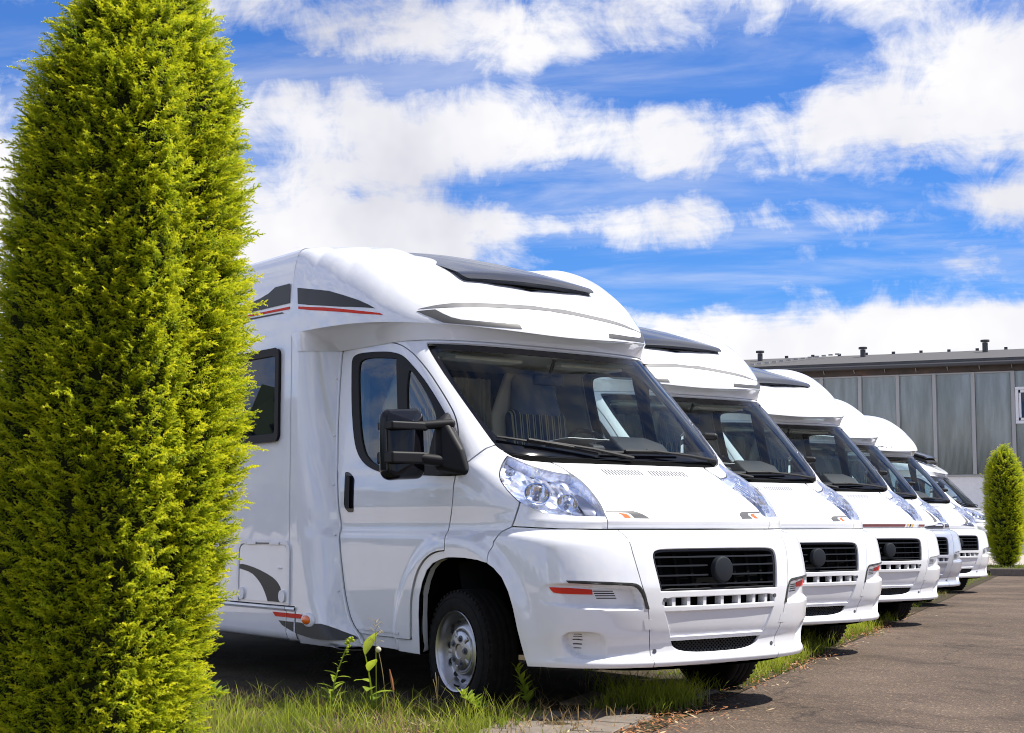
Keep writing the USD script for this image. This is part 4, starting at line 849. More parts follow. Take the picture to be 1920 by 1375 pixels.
def dec_third(t, c, cm):
    put(t, 'maroon_hood_stripe', skin(S, sbox(-.405, .998, .27, 1.024), off=.0014, depth=.001, bevel=.0004, cu=.03), 'maroon_film')
    for k, m in enumerate(('yellow_film', 'navy_film', 'yellow_film')): put(t, 'hood_square', skin(S, sbox(.29+k*.028, .999, .308+k*.028, 1.024), off=.0014, depth=.001, bevel=.0004), m)
    put(t, 'maroon_stripe', skin(S, sbox(.435, 1.0, .56, 1.022), off=.0014, depth=.001, bevel=.0004), 'maroon_film')
def dec_fourth(t, c, cm):
    put(t, 'dark_hood_wedge', skin(S, Polygon([(.02, .995), (.41, .995), (.405, 1.05), (.36, 1.06), (.25, 1.03)]), off=.0014, depth=.001, bevel=.0004, cu=.03), 'navy_film')
    put(t, 'dark_trim_stripe', mirror(skin(S, P['strip'].buffer(-.01).intersection(sbox(-.62, .9, 0, 1.06)), off=.0014, depth=.001, bevel=.0004, cu=.03)), 'navy_film')
    put(t, 'grey_hood_swoosh', skin(S, Polygon(smooth_poly([(.30, 1.06), (.36, 1.075), (.38, 1.16), (.36, 1.25), (.35, 1.16)], 2)), off=.0014, depth=.001, bevel=.0004, cu=.03), 'grey_film')
def dec_fifth(t, c, cm):
    m = meshkit.text_mesh('CK', 1.0, .02, bold=True); v = m.vertices; w_ = v[:, 0].max()
    m = trimesh.Trimesh(c(-.135+.060*v[:, 0]/w_, .031+.013*v[:, 1])+np.array([.004, 0, .004])+np.c_[v[:, 2]*.05, 0*v[:, 2], v[:, 2]*.05], m.faces, process=False); put(t, 'lettering', m, 'navy_film', False)
    for a, b, h_ in ((-.052, .030, .008), (-.030, .027, .004), (-.004, .028, .007), (.004, .044, .005)): put(t, 'lettering', on_cap(c, sbox(a, b, a+.008, b+h_), off=.003), 'navy_film')
    put(t, 'dark_hood_wedge', skin(S, Polygon([(.16, 1.035), (.40, 1.012), (.395, 1.075)]), off=.0014, depth=.001, bevel=.0004, cu=.03), 'navy_film')
    put(t, 'grey_hood_swoosh', skin(S, Polygon(smooth_poly([(.24, 1.045), (.33, 1.09), (.37, 1.19), (.385, 1.20), (.375, 1.10), (.33, 1.05)], 2)), off=.0014, depth=.001, bevel=.0004, cu=.03), 'grey_film')
DEC = {'first': dec_first, 'third': dec_third, 'fourth': dec_fourth, 'fifth': dec_fifth, None: lambda *a: None}
# ---------------------------------------------------------------- ground materials
mat('soil', {'g': ('geometry', {}), 'n': ('noise_texture', {'scale': 3.0, 'detail': 8.0, 'roughness': .7}), 'n2': ('noise_texture', {'scale': 45.0, 'detail': 4.0}),
    'r': ('rgb_ramp', {'ramp': [(.30, (.020, .015, .010)), (.48, (.050, .036, .022)), (.60, (.040, .042, .016)), (.75, (.075, .052, .030))]}), 'b': ('bump', {'strength': .8, 'distance': .02}), 'p': ('principled_bsdf', {'roughness': .95, 'specular_ior_level': .2})},
    [('g.position', 'n.vector'), ('g.position', 'n2.vector'), ('n.fac', 'r.fac'), ('r.color', 'p.base_color'), ('n2.fac', 'b.height'), ('b.normal', 'p.normal')], 'p.BSDF')
mat('asphalt', {'g': ('geometry', {}), 'n': ('noise_texture', {'scale': .7, 'detail': 6.0, 'roughness': .6}), 'sp': ('voronoi_texture', {'scale': 90.0}), 'n3': ('noise_texture', {'scale': 60.0, 'detail': 3.0}),
    'mp': ('mapping', {'rotation': (0, 0, .55), 'scale': (.7, 1.3, 1)}), 'n4': ('noise_texture', {'scale': 1.6, 'detail': 5.0, 'roughness': .65}),
    'r': ('rgb_ramp', {'ramp': [(.32, (.056, .039, .026)), (.52, (.084, .059, .041)), (.70, (.116, .083, .060))]}), 'r4': ('rgb_ramp', {'ramp': [(.34, (.62, .60, .60)), (.48, (1, 1, 1)), (.75, (1.08, 1.07, 1.05))]}),
    'rs': ('rgb_ramp', {'ramp': [(0, (.55, .55, .55)), (.25, (.85, .85, .85)), (.6, (1.25, 1.25, 1.25))]}), 'wn': ('rgb_ramp', {'ramp': [(.0, (.8, .8, .8)), (.93, (1.05, 1.05, 1.05)), (.97, (2.3, 2.2, 2.0))]}), 'sc': ('separate_color', {}),
    'm1': ('mix', {'mix_type': 'multiply', 'fac': 1.0}), 'm2': ('mix', {'mix_type': 'multiply', 'fac': 1.0}), 'm3': ('mix', {'mix_type': 'multiply', 'fac': 1.0}), 'wp': ('noise_texture', {'scale': 2.5, 'detail': 5.0}), 'wa': ('vector_math', {'math_type': 'multiply_add', 'vector2': (.8, .8, 0)}), 'ck': ('voronoi_texture', {'feature': 'distance_to_edge', 'scale': .38}), 'ckr': ('rgb_ramp', {'ramp': [(0, (.35, .33, .32)), (.004, (.6, .6, .6)), (.008, (1, 1, 1))]}), 'm4': ('mix', {'mix_type': 'multiply', 'fac': .8}), 'b': ('bump', {'strength': .7, 'distance': .006}), 'p': ('principled_bsdf', {'roughness': .85, 'specular_ior_level': .3})},
    [('g.position', 'n.vector'), ('g.position', 'sp.vector'), ('g.position', 'n3.vector'), ('g.position', 'mp.vector'), ('mp.vector', 'n4.vector'), ('n.fac', 'r.fac'), ('n4.fac', 'r4.fac'), ('sp.distance', 'rs.fac'), ('sp.color', 'sc.color'), ('sc.r', 'wn.fac'), ('r.color', 'm1.color1'), ('r4.color', 'm1.color2'), ('m1.color', 'm2.color1'), ('rs.color', 'm2.color2'), ('m2.color', 'm3.color1'), ('wn.color', 'm3.color2'), ('g.position', 'wp.vector'), ('wp.color', 'wa.vector1'), ('g.position', 'wa.vector3'), ('wa.vector', 'ck.vector'), ('ck.distance', 'ckr.fac'), ('m3.color', 'm4.color1'), ('ckr.color', 'm4.color2'), ('m4.color', 'p.base_color'), ('sp.distance', 'b.height'), ('b.normal', 'p.normal')], 'p.BSDF')
def stone(name, c, var=.25):
    mat(name, {'g': ('geometry', {}), 'o': ('object_info', {}), 'n': ('noise_texture', {'scale': 14.0, 'detail': 6.0, 'roughness': .7}), 'r': ('rgb_ramp', {'ramp': [(.3, [x*(1-var) for x in c]), (.7, [x*(1+var) for x in c])]}), 'b': ('bump', {'strength': .5, 'distance': .006}), 'p': ('principled_bsdf', {'roughness': .9})},
        [('g.position', 'n.vector'), ('n.fac', 'r.fac'), ('r.color', 'p.base_color'), ('n.fac', 'b.height'), ('b.normal', 'p.normal')], 'p.BSDF')
stone('paver_stone', (.165, .135, .105)); stone('kerb_stone', (.13, .105, .085)); stone('concrete', (.74, .73, .72), .08); stone('plaza', (.36, .32, .28), .15)
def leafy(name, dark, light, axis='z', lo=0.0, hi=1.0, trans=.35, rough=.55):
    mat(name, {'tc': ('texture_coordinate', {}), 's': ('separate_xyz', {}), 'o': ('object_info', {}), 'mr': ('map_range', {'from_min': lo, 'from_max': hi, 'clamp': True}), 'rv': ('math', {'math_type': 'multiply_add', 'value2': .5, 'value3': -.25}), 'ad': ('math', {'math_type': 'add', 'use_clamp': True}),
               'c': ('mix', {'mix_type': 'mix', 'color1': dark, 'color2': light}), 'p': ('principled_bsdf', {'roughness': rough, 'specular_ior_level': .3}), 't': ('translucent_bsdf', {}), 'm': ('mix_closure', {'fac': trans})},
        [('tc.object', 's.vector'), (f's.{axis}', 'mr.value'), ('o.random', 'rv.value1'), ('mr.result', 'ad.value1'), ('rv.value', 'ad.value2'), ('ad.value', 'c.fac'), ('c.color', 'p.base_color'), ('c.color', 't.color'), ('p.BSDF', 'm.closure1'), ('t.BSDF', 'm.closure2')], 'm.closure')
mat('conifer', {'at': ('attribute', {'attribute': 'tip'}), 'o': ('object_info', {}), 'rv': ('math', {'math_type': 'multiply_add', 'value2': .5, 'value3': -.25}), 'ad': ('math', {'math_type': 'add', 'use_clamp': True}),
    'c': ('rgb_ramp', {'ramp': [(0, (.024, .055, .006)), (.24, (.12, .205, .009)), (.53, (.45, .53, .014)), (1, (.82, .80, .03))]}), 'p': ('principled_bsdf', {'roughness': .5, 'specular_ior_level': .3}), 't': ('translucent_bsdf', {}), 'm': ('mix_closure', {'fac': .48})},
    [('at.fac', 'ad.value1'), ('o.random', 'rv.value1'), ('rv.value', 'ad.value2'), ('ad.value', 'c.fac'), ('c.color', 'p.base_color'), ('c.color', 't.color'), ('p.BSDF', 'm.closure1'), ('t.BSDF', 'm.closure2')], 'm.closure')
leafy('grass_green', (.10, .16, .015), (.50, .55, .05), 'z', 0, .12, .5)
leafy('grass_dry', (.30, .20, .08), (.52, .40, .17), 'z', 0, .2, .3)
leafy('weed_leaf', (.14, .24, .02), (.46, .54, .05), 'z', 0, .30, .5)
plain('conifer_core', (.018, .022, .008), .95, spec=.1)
plain('bark', (.09, .06, .04), .95)
plain('litter', (.34, .14, .05), .9); plain('litter_pale', (.45, .34, .20), .9)
plain('flower_pale', (.55, .50, .38), .9)

# ---------------------------------------------------------------- ground: road, parking bay, kerb line
E0, ED = np.array([.80, -.03]), np.array([-.504, .863]); ED /= np.linalg.norm(ED); EN = np.array([ED[1], -ED[0]])   # road edge; EN points to the road
def along(s, o=0.0): return E0+ED*s+EN*o
def sheet(poly, z, name, m, label, sub=None):
    v, f = trimesh.creation.triangulate_polygon(poly, engine='earcut')
    return put(None, name, (np.c_[v, np.full(len(v), z)], f), m, False, label=label, kind='structure')
sheet(sbox(-900, -900, 900, 900), -.012, 'ground', 'plaza', 'pale ground reaching to the horizon')
q = [along(-40), along(60), along(60, 60), along(-40, 60)]
road = sheet(Polygon(q), 0.0, 'road', 'asphalt', 'worn brown-grey asphalt road')
# parking bay: rough soil behind the road edge
ss, oo = np.linspace(-14, 22, 241), np.linspace(0, -9, 91)
A, B = np.meshgrid(ss, oo, indexing='ij'); XY = E0+ED*A[..., None]+EN*B[..., None]
hh = .004+.022*meshkit.fbm(np.stack([XY[..., 0]*3, XY[..., 1]*3, 0*A], -1), 4, 3)*np.clip(-B/.25, 0, 1)
bay = put(None, 'parking_bay', grid_mesh(np.concatenate([XY, hh[..., None]], -1), flip=True), 'soil', True, label='weedy parking strip of soil and old pavers', kind='structure')
r_ = np.random.default_rng(11)
def slab(sx, sy, h, jag):
    m = rbox(sx, sy, h, .008, n=2); m.vertices[:, :2] += r_.normal(0, jag, (len(m.vertices), 2)); return m
for i in range(11):                                                      # pavers half lost in weeds
    for j in range(3):
        s0 = -2.6+i*.335+(.16 if j % 2 else 0); o = -.22-j*.215
        if r_.random() < .22: continue
        m = slab(.315, .195, .07, .003); m.apply_transform(trimesh.transformations.rotation_matrix(math.atan2(ED[1], ED[0])+r_.normal(0, .02), [0, 0, 1])); c = along(s0, o); m.apply_translation([*c, -.012+r_.normal(0, .005)]); put(bay, 'paver', m, 'paver_stone', 40)
# ---------------------------------------------------------------- grass, litter, weeds
def blades(pts, h, w, lean, seed, name, m, label, dry=False):
    r = np.random.default_rng(seed); n = len(pts); a = r.uniform(0, 2*np.pi, n); hh = h*r.uniform(.45, 1.25, n); ww = w*r.uniform(.6, 1.3, n)
    la = r.uniform(0, 2*np.pi, n); ll = lean*r.uniform(.1, 1.3, n)*hh; d = np.c_[np.cos(a), np.sin(a), 0*a]; L = np.c_[np.cos(la), np.sin(la), 0*la]
    b = np.c_[pts, np.zeros(n)]; V = []
    for k, (f, wd) in enumerate(((0, 1), (.4, .85), (.75, .55), (1, .05))):
        c = b+np.c_[0*a, 0*a, hh*f*(1-.25*f*lean)]+L*(ll*f*f)[:, None]
        V += [c-d*(ww*wd/2)[:, None], c+d*(ww*wd/2)[:, None]]
    V = np.stack(V, 1).reshape(-1, 3); base = np.arange(n)[:, None]*8
    F = np.concatenate([np.stack([base+2*k, base+2*k+1, base+2*k+3], -1) for k in range(3)]+[np.stack([base+2*k, base+2*k+3, base+2*k+2], -1) for k in range(3)], 1).reshape(-1, 3)
    return put(None, name, (V, F), m, False, label=label, kind='stuff')
def scatter(n, s0, s1, o0, o1, seed, dens=3.0, thr=.45):
    r = np.random.default_rng(seed); out = []
    while sum(map(len, out)) < n:
        s, o = r.uniform(s0, s1, n*2), r.uniform(o0, o1, n*2); p = E0+ED*s[:, None]+EN*o[:, None]
        k = meshkit.fbm(np.c_[p*dens, 0*s], 3, seed) > thr; out.append(p[k])
    return np.vstack(out)[:n]
lawn = np.vstack([scatter(5000, -6.5, -.9, -3.2, -.30, 5, 2.2, .42), scatter(5200, -2.1, -.62, -2.7, -.62, 15, 3.0, .40), scatter(900, -.7, -.1, -2.2, -.6, 16, 3.0, .5)])
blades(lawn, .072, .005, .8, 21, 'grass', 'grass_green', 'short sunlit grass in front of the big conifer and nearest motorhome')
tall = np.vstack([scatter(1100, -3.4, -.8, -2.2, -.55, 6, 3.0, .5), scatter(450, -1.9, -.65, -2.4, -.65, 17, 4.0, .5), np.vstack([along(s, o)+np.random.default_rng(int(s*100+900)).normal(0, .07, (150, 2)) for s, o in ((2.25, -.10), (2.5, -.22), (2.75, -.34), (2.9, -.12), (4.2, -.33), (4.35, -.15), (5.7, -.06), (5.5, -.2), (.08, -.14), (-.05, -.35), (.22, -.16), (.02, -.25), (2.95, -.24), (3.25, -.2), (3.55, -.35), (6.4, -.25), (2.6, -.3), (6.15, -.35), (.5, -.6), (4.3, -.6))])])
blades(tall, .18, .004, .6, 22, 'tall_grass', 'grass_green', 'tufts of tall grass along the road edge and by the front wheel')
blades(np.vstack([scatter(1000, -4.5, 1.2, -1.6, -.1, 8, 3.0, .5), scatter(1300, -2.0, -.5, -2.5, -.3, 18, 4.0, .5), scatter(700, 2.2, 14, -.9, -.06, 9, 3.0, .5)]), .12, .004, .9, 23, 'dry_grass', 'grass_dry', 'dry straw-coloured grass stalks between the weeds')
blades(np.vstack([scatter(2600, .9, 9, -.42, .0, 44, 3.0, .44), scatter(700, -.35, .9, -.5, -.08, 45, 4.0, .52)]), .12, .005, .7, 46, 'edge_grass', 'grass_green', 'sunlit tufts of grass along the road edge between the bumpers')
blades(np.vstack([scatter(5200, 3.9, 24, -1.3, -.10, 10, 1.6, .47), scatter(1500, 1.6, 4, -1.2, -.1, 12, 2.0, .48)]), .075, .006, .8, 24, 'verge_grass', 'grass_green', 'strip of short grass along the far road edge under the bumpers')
def flakes(pts, seed, sz):
    r = np.random.default_rng(seed); n = len(pts); a = r.uniform(0, 2*np.pi, n); d = np.c_[np.cos(a), np.sin(a), r.normal(0, .25, n)]; e = np.c_[-np.sin(a), np.cos(a), r.normal(0, .2, n)]
    l = sz*r.uniform(.5, 1.6, n)[:, None]; w = sz*.22*r.uniform(.5, 1.5, n)[:, None]; c = np.c_[pts, r.uniform(.008, .03, n)]
    return np.stack([c-d*l, c+e*w, c+d*l, c-e*w], 1).reshape(-1, 3), np.concatenate([np.arange(n)[:, None]*4+[[0, 1, 2]], np.arange(n)[:, None]*4+[[0, 2, 3]]])
edge = lambda n, s0, s1, seed, o=.16: (lambda r: E0+ED*r.uniform(s0, s1, n)[:, None]+EN*(-.07+r.normal(0, o, n)-.06)[:, None])(np.random.default_rng(seed))
put(None, 'leaf_litter', flakes(np.vstack([edge(2600, -3, 9, 31, .10), edge(900, 2.2, 3.8, 32, .10), edge(900, 5.6, 7.2, 33, .10), edge(900, -1.2, .6, 39, .16), scatter(900, -4, 0, -1.5, -.1, 34, 2.5, .45)]), 35, .016), 'litter', False, label='orange-brown needles and leaf litter along the road edge', kind='stuff')
put(None, 'straw_litter', flakes(np.vstack([edge(1100, -3, 9, 36), scatter(900, -4, 0, -1.5, -.1, 37, 2.5, .45)]), 38, .018), 'litter_pale', False, label='pale straw litter along the road edge', kind='stuff')
def leaf(L, W, fold=.25, droop=.35, n=7):
    u = np.linspace(0, 1, n); w = W*np.sin(np.pi*np.clip(u, .02, .98))**.8*(1-.25*u); z = -droop*L*u*u*.6
    P_ = np.stack([np.stack([u*L, s*w, z+abs(s)*w*fold], -1) for s in (-1, -.5, 0, .5, 1)], 1)
    return grid_mesh(P_)
def orient(m, p, az, el, roll=0):
    m = m.copy(); T = trimesh.transformations
    m.apply_transform(T.rotation_matrix(roll, [1, 0, 0])); m.apply_transform(T.rotation_matrix(-el, [0, 1, 0])); m.apply_transform(T.rotation_matrix(az, [0, 0, 1])); m.apply_translation(p); return m
def weed(p, h, label, kind, seed):
    r = np.random.default_rng(seed); t = xform('weed_plant', (*p, 0), 0, label, 'weed')
    lean = r.normal(0, .06, 2)
    st = np.array([[lean[0]*z*z*2, lean[1]*z*z*2, z*h] for z in np.linspace(0, 1, 6)])
    put(t, 'stem', tube(st, np.linspace(.006, .003, 6), 5), 'weed_leaf', 40)
    at_ = lambda f: np.array([np.interp(f, np.linspace(0, 1, 6), st[:, k]) for k in range(3)])
    if kind == 'spire':
        for k in range(26):
            f = .12+.88*k/26; L = (.09 if f < .55 else .055)*(1.15-f*.6)
            put(t, 'leaf', orient(leaf(L, L*.17, .3, .5), at_(f), k*2.4+r.normal(0, .2), .75-.3*f+r.normal(0, .15)), 'weed_leaf', True)
        for k in range(14): put(t, 'bud', trimesh.creation.icosphere(1, .008).apply_translation(at_(.86+.14*r.random())+r.normal(0, .012, 3)), 'weed_leaf', True)
    elif kind == 'broad':
        for f, a, L, e in ((.25, 2.2, .13, .5), (.45, -.7, .15, .35), (.55, 3.3, .12, .3), (.72, -.2, .12, .9), (.98, 1.9, .14, 1.15), (.35, .9, .11, .5)):
            put(t, 'leaf', orient(leaf(L, L*.26, .25, .55), at_(f), a, e), 'weed_leaf', True)
    else:
        for k in range(22):
            f = .35+.65*k/22; L = .085*(1.1-.45*f)
            put(t, 'leaf', orient(leaf(L, L*.20, .35, .3), at_(f), k*2.4, .55+.55*f+r.normal(0, .1)), 'weed_leaf', True)
        for a, L in ((-.9, .15), (2.2, .12)): put(t, 'leaf', orient(leaf(L, L*.19, .3, .5), at_(.3), a, .6), 'weed_leaf', True)
    return t
weed((-.20, -1.66), .40, 'tall leafy weed with a budding tip left of the broad-leaved one', 'spire', 1)
weed((-.02, -1.52), .33, 'weed with a few broad oval leaves, right of the tall budding weed', 'broad', 2)
weed((.42, -1.16), .17, 'low bright green weed in front of the nearest front wheel', 'tuft', 3)
weed((.42, -.86), .24, 'bright weed with spreading long leaves beside the front bumper shadow', 'tuft', 4)
weed((-.82, -1.95), .19, 'small pale weed close to the big conifer', 'tuft', 5)
for i, (x, y, h, la) in enumerate(((.06, -1.55, .50, 'tall thin grass stalk with an airy seed head before the sill'), (-.02, -1.44, .34, 'dry stalk with a round pale flower head right of the broad-leaved weed'), (.30, -1.34, .24, 'branched dry stalk left of the front wheel'), (.16, -1.5, .26, 'reddish seed spike among the dry stalks'))):
    t = xform('seed_stalk', (x, y, 0), 0, la, 'grass stalk'); r = np.random.default_rng(50+i); d = r.normal(0, .05, 2)
    st = np.array([[d[0]*z*z, d[1]*z*z, z*h] for z in np.linspace(0, 1, 6)]); put(t, 'stalk', tube(st, .002, 4), 'grass_green' if i == 0 else 'grass_dry', 40)
    if i == 0:
        for k in range(14): a = r.uniform(0, 6.28); b = st[-1]-[0, 0, r.uniform(0, .12)]; put(t, 'seed_branch', tube([b, b+[.03*math.cos(a), .03*math.sin(a), .02], b+[.045*math.cos(a), .045*math.sin(a), .012]], .0012, 3), 'grass_dry', False)
    elif i == 1: put(t, 'flower_head', trimesh.creation.icosphere(1, .016).apply_translation(st[-1]), 'flower_pale', True)
    elif i == 2:
        for a in (-.9, .8, 2.5): put(t, 'side_stalk', tube([st[2], st[2]+[.05*math.cos(a), .05*math.sin(a), .09], st[2]+[.08*math.cos(a), .08*math.sin(a), .12]], .0015, 3), 'grass_dry', False)
    else: put(t, 'seed_spike', tube([st[3], st[4], st[5]], [.006, .008, .003], 6), 'litter', 40)

# ---------------------------------------------------------------- conifers
def sprig(seed, n=15):
    """one feathery spray of unit length along z: a curved stem with alternate shoots that carry small scale leaves; returns vertices, faces, tipness"""
    r = np.random.default_rng(seed); V, F, Tn = [], [], []; cnt = [0]
    def blade(p0, d, L, w, nrm, t0, t1):
        s = np.cross(d, nrm); s /= np.linalg.norm(s); bend = np.array([.05, 0, -.12])*L
        V.append(np.array([p0, p0+d*L*.4+s*w, p0+d*L*.4-s*w, p0+d*L+bend])); Tn.append([t0, (t0+t1)/2, (t0+t1)/2, t1])
        F.append(np.array([[0, 1, 2], [1, 3, 2]])+cnt[0]); cnt[0] += 4
    cur = lambda f: np.array([.20*f*f+.02*math.sin(5*f+seed), .05*math.sin(3*f+seed*2), f-.12*f*f])
    for k in range(n):
        f = .06+.90*k/(n-1); p0 = cur(f); side = 1 if k % 2 else -1; a = side*(1.0-.40*f)+r.normal(0, .15); tw = r.normal(0, .6)
        d = np.array([math.sin(a)*math.sin(tw)*.8+.25, math.sin(a)*math.cos(tw), math.cos(a)]); d /= np.linalg.norm(d); L = (.34-.20*f)*r.uniform(.7, 1.25)
        nr = np.cross(d, [1, .2, .3]); nr /= np.linalg.norm(nr); n2 = np.cross(d, nr); base = .10+.45*f
        blade(p0, d, L, .017, nr, base, base+.35); blade(p0, d, L, .017, n2, base, base+.35)
        for j in range(6):
            g = .15+.14*j; an = j*2.4+r.normal(0, .3); sd = nr*math.cos(an)+n2*math.sin(an); dd = d*.72+sd*.70; dd /= np.linalg.norm(dd)
            q = p0+d*L*g+np.array([.05, 0, -.12])*L*g*g; blade(q, dd, max(L*.36*(1-.35*g), .05), .016, nr, base+.2*g, base+.3+.35*g)
    for k in range(4): q = cur(.25*k); blade(q, (cur(.25*k+.27)-q)/np.linalg.norm(cur(.25*k+.27)-q), .28, .012, np.array([1, .1, .3]), .05+.2*k, .2+.22*k)
    for j in range(8):
        an = j*2.4; q = cur(.80+.02*j); dd = np.array([.25+.4*math.cos(an), .4*math.sin(an), .8]); dd /= np.linalg.norm(dd); blade(q, dd, .085, .012, np.array([1, .1, .3]), .7, 1.1)
    return np.vstack(V), np.vstack(F), np.concatenate(Tn)
def conifer(name, c, z0, prof, n, size, label, seed, lobes, lean=0.0, deep=.75):
    t = xform(name, (*c, z0), 0, label, 'conifer', None)
    r = np.random.default_rng(seed)
    pz, pr = np.array(prof).T; rad = lambda z, a: np.interp(z, pz, pr)*(1+sum(am*np.cos(fr*a+ph+k1*z) for am, fr, ph, k1 in lobes))+.03*(meshkit.fbm(np.stack([np.cos(a)*2.2, np.sin(a)*2.2, z*2.5], -1), 3, seed)-.5)
    zz = np.linspace(pz[0], pz[-1], 40); aa = np.linspace(0, 2*np.pi, 49)
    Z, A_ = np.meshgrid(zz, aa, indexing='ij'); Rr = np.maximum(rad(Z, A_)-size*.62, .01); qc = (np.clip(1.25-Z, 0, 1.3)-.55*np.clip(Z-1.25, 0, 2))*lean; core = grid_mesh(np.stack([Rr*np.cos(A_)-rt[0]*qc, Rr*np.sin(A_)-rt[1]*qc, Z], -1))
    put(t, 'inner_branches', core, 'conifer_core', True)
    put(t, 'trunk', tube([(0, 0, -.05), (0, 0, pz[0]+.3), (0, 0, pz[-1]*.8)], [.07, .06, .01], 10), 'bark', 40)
    z = r.uniform(pz[0], pz[-1], n*3); a = r.uniform(0, 2*np.pi, n*3); keep = r.random(n*3) < np.interp(z, pz, pr)/pr.max(); z, a = z[keep][:n], a[keep][:n]; n = len(z)
    dep = r.random(n)**1.8*size*deep; rr = np.maximum(rad(z, a)-size*.42-dep, 0)
    tip = np.clip((z-(pz[-1]-.35))/.35, 0, 1)
    out = np.c_[np.cos(a), np.sin(a), np.zeros(n)]; d = out*(.80-.5*tip)[:, None]+np.c_[0*a, 0*a, .62+.5*tip]+r.normal(0, .22, (n, 3)); d /= np.linalg.norm(d, axis=1, keepdims=True)
    # orthonormal frame: local z -> d, local x (droop side) -> outward and down
    x = out+np.c_[0*a, 0*a, -.6+0*a]+r.normal(0, .45, (n, 3)); x -= (x*d).sum(1, keepdims=True)*d; x /= np.linalg.norm(x, axis=1, keepdims=True); y = np.cross(d, x)
    sc = size*r.uniform(.65, 1.3, n)*(1+.5*(r.random(n) > .965))
    m = np.stack([x, y, d], -1); q = trimesh.transformations
    tr_ = m[:, 0, 0]+m[:, 1, 1]+m[:, 2, 2]
    from scipy.spatial.transform import Rotation
    qq = Rotation.from_matrix(m).as_quat()
    qx = (np.clip(1.25-z, 0, 1.3)-.55*np.clip(z-1.25, 0, 2))*lean
    out2 = out[:, :2]*rr[:, None]-rt[None, :2]*qx[:, None]
    pi = UsdGeom.PointInstancer.Define(stage, t.GetPath().AppendChild('crown'))
    protos = []
    for k in range(5):
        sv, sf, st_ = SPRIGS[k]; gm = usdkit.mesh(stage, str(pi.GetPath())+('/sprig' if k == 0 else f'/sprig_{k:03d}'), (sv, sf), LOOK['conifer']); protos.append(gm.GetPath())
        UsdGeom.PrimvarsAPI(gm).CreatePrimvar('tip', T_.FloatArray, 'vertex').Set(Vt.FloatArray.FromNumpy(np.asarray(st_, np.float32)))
    pi.CreatePrototypesRel().SetTargets(protos)
    pi.CreateProtoIndicesAttr(Vt.IntArray.FromNumpy(r.integers(0, 5, n).astype(np.int32)))
    pi.CreatePositionsAttr(Vt.Vec3fArray.FromNumpy(np.c_[out2, z].astype(np.float32)))
    pi.CreateOrientationsAttr(Vt.QuathArray([Gf.Quath(float(w), float(x_), float(y_), float(z_)) for x_, y_, z_, w in qq]))
    pi.CreateScalesAttr(Vt.Vec3fArray.FromNumpy(np.repeat(sc[:, None], 3, 1).astype(np.float32)))
    meta(pi, kind='stuff')
    return t
SPRIGS = [sprig(k+1) for k in range(5)]
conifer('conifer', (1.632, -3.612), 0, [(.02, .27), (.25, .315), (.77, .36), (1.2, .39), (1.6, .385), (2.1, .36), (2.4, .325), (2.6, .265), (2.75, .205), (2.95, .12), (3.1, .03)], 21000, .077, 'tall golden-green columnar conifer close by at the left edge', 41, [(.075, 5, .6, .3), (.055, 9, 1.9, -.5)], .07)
conifer('conifer', (-11.72, 21.35), .10, [(.0, .16), (.15, .27), (.6, .38), (1.1, .41), (1.7, .39), (1.95, .35), (2.2, .27), (2.36, .16), (2.46, .05)], 4500, .115, 'small golden-green columnar conifer in the kerbed bed beside the far building', 42, [(.07, 2, 2.6, 0), (.05, 5, 1.0, .2)], 0.0, .35)
# kerbed bed under the small conifer
def fr_at(pxx, d): 
    fh = np.array([fw[0], fw[1]])/math.hypot(fw[0], fw[1]); return EYE[:2]+d*(fh+(pxx-960)/2779.6*rt[:2])
b0, b1 = np.array([-10.35, 18.75]), np.array([-7.2, 21.1]); bd = (b1-b0)/np.linalg.norm(b1-b0); bn = np.array([-bd[1], bd[0]])
bed = put(None, 'planting_bed', extrude(Polygon([b0+bn*.12, b0+bd*9+bn*.12, b0+bd*9+bn*4.2, b0+bn*4.2-bd*.6]), .12, -.02), 'soil', False, label='raised grassy bed around the small conifer', kind='structure')
for i in range(9):
    m = rbox(.97, .12, .18, .012, n=2); m.apply_transform(trimesh.transformations.rotation_matrix(math.atan2(bd[1], bd[0]), [0, 0, 1])); m.apply_translation([*(b0+bd*(.5+i)+bn*.06), .045]); put(bed, 'kerb_stone', m, 'kerb_stone', 40)
r = np.random.default_rng(77); pb = b0+bd*r.uniform(0, 9, 3200)[:, None]+bn*r.uniform(.15, 3.6, 3200)[:, None]
V = blades(pb, .10, .012, .7, 25, 'bed_grass', 'grass_green', 'sunlit grass in the kerbed bed round the small conifer')
UsdGeom.Xformable(V).AddTranslateOp().Set(Gf.Vec3d(0, 0, .09))

# ---------------------------------------------------------------- the wood across the road, behind the viewer: seen only as reflections
r = np.random.default_rng(90); V, F, c0 = [], [], 0
for k in range(130):
    a = math.radians(-175+k*1.62+r.normal(0, .5)); d = 95+r.normal(0, 6); h = r.uniform(6.5, 10.5); n = 90
    cx, cy = d*math.cos(a), d*math.sin(a); u = r.normal(0, 1, (n, 3)); u /= np.linalg.norm(u, axis=1, keepdims=True); ctr = u*[2.3, 2.3, h*.48]*r.uniform(.6, 1, (n, 1))+[cx, cy, h*.52]
    e1 = r.normal(0, .75, (n, 3)); e2 = r.normal(0, .75, (n, 3)); V.append(np.stack([ctr-e1, ctr+e2, ctr+e1, ctr-e2], 1).reshape(-1, 3)); b = np.arange(n)[:, None]*4+c0; F += [b+[0, 1, 2], b+[0, 2, 3]]; c0 += 4*n
plain('far_foliage', (.045, .065, .025), .9)
put(None, 'distant_wood', (np.vstack(V), np.vstack(F)), 'far_foliage', False, label='belt of broadleaf trees far behind the viewer', kind='stuff')
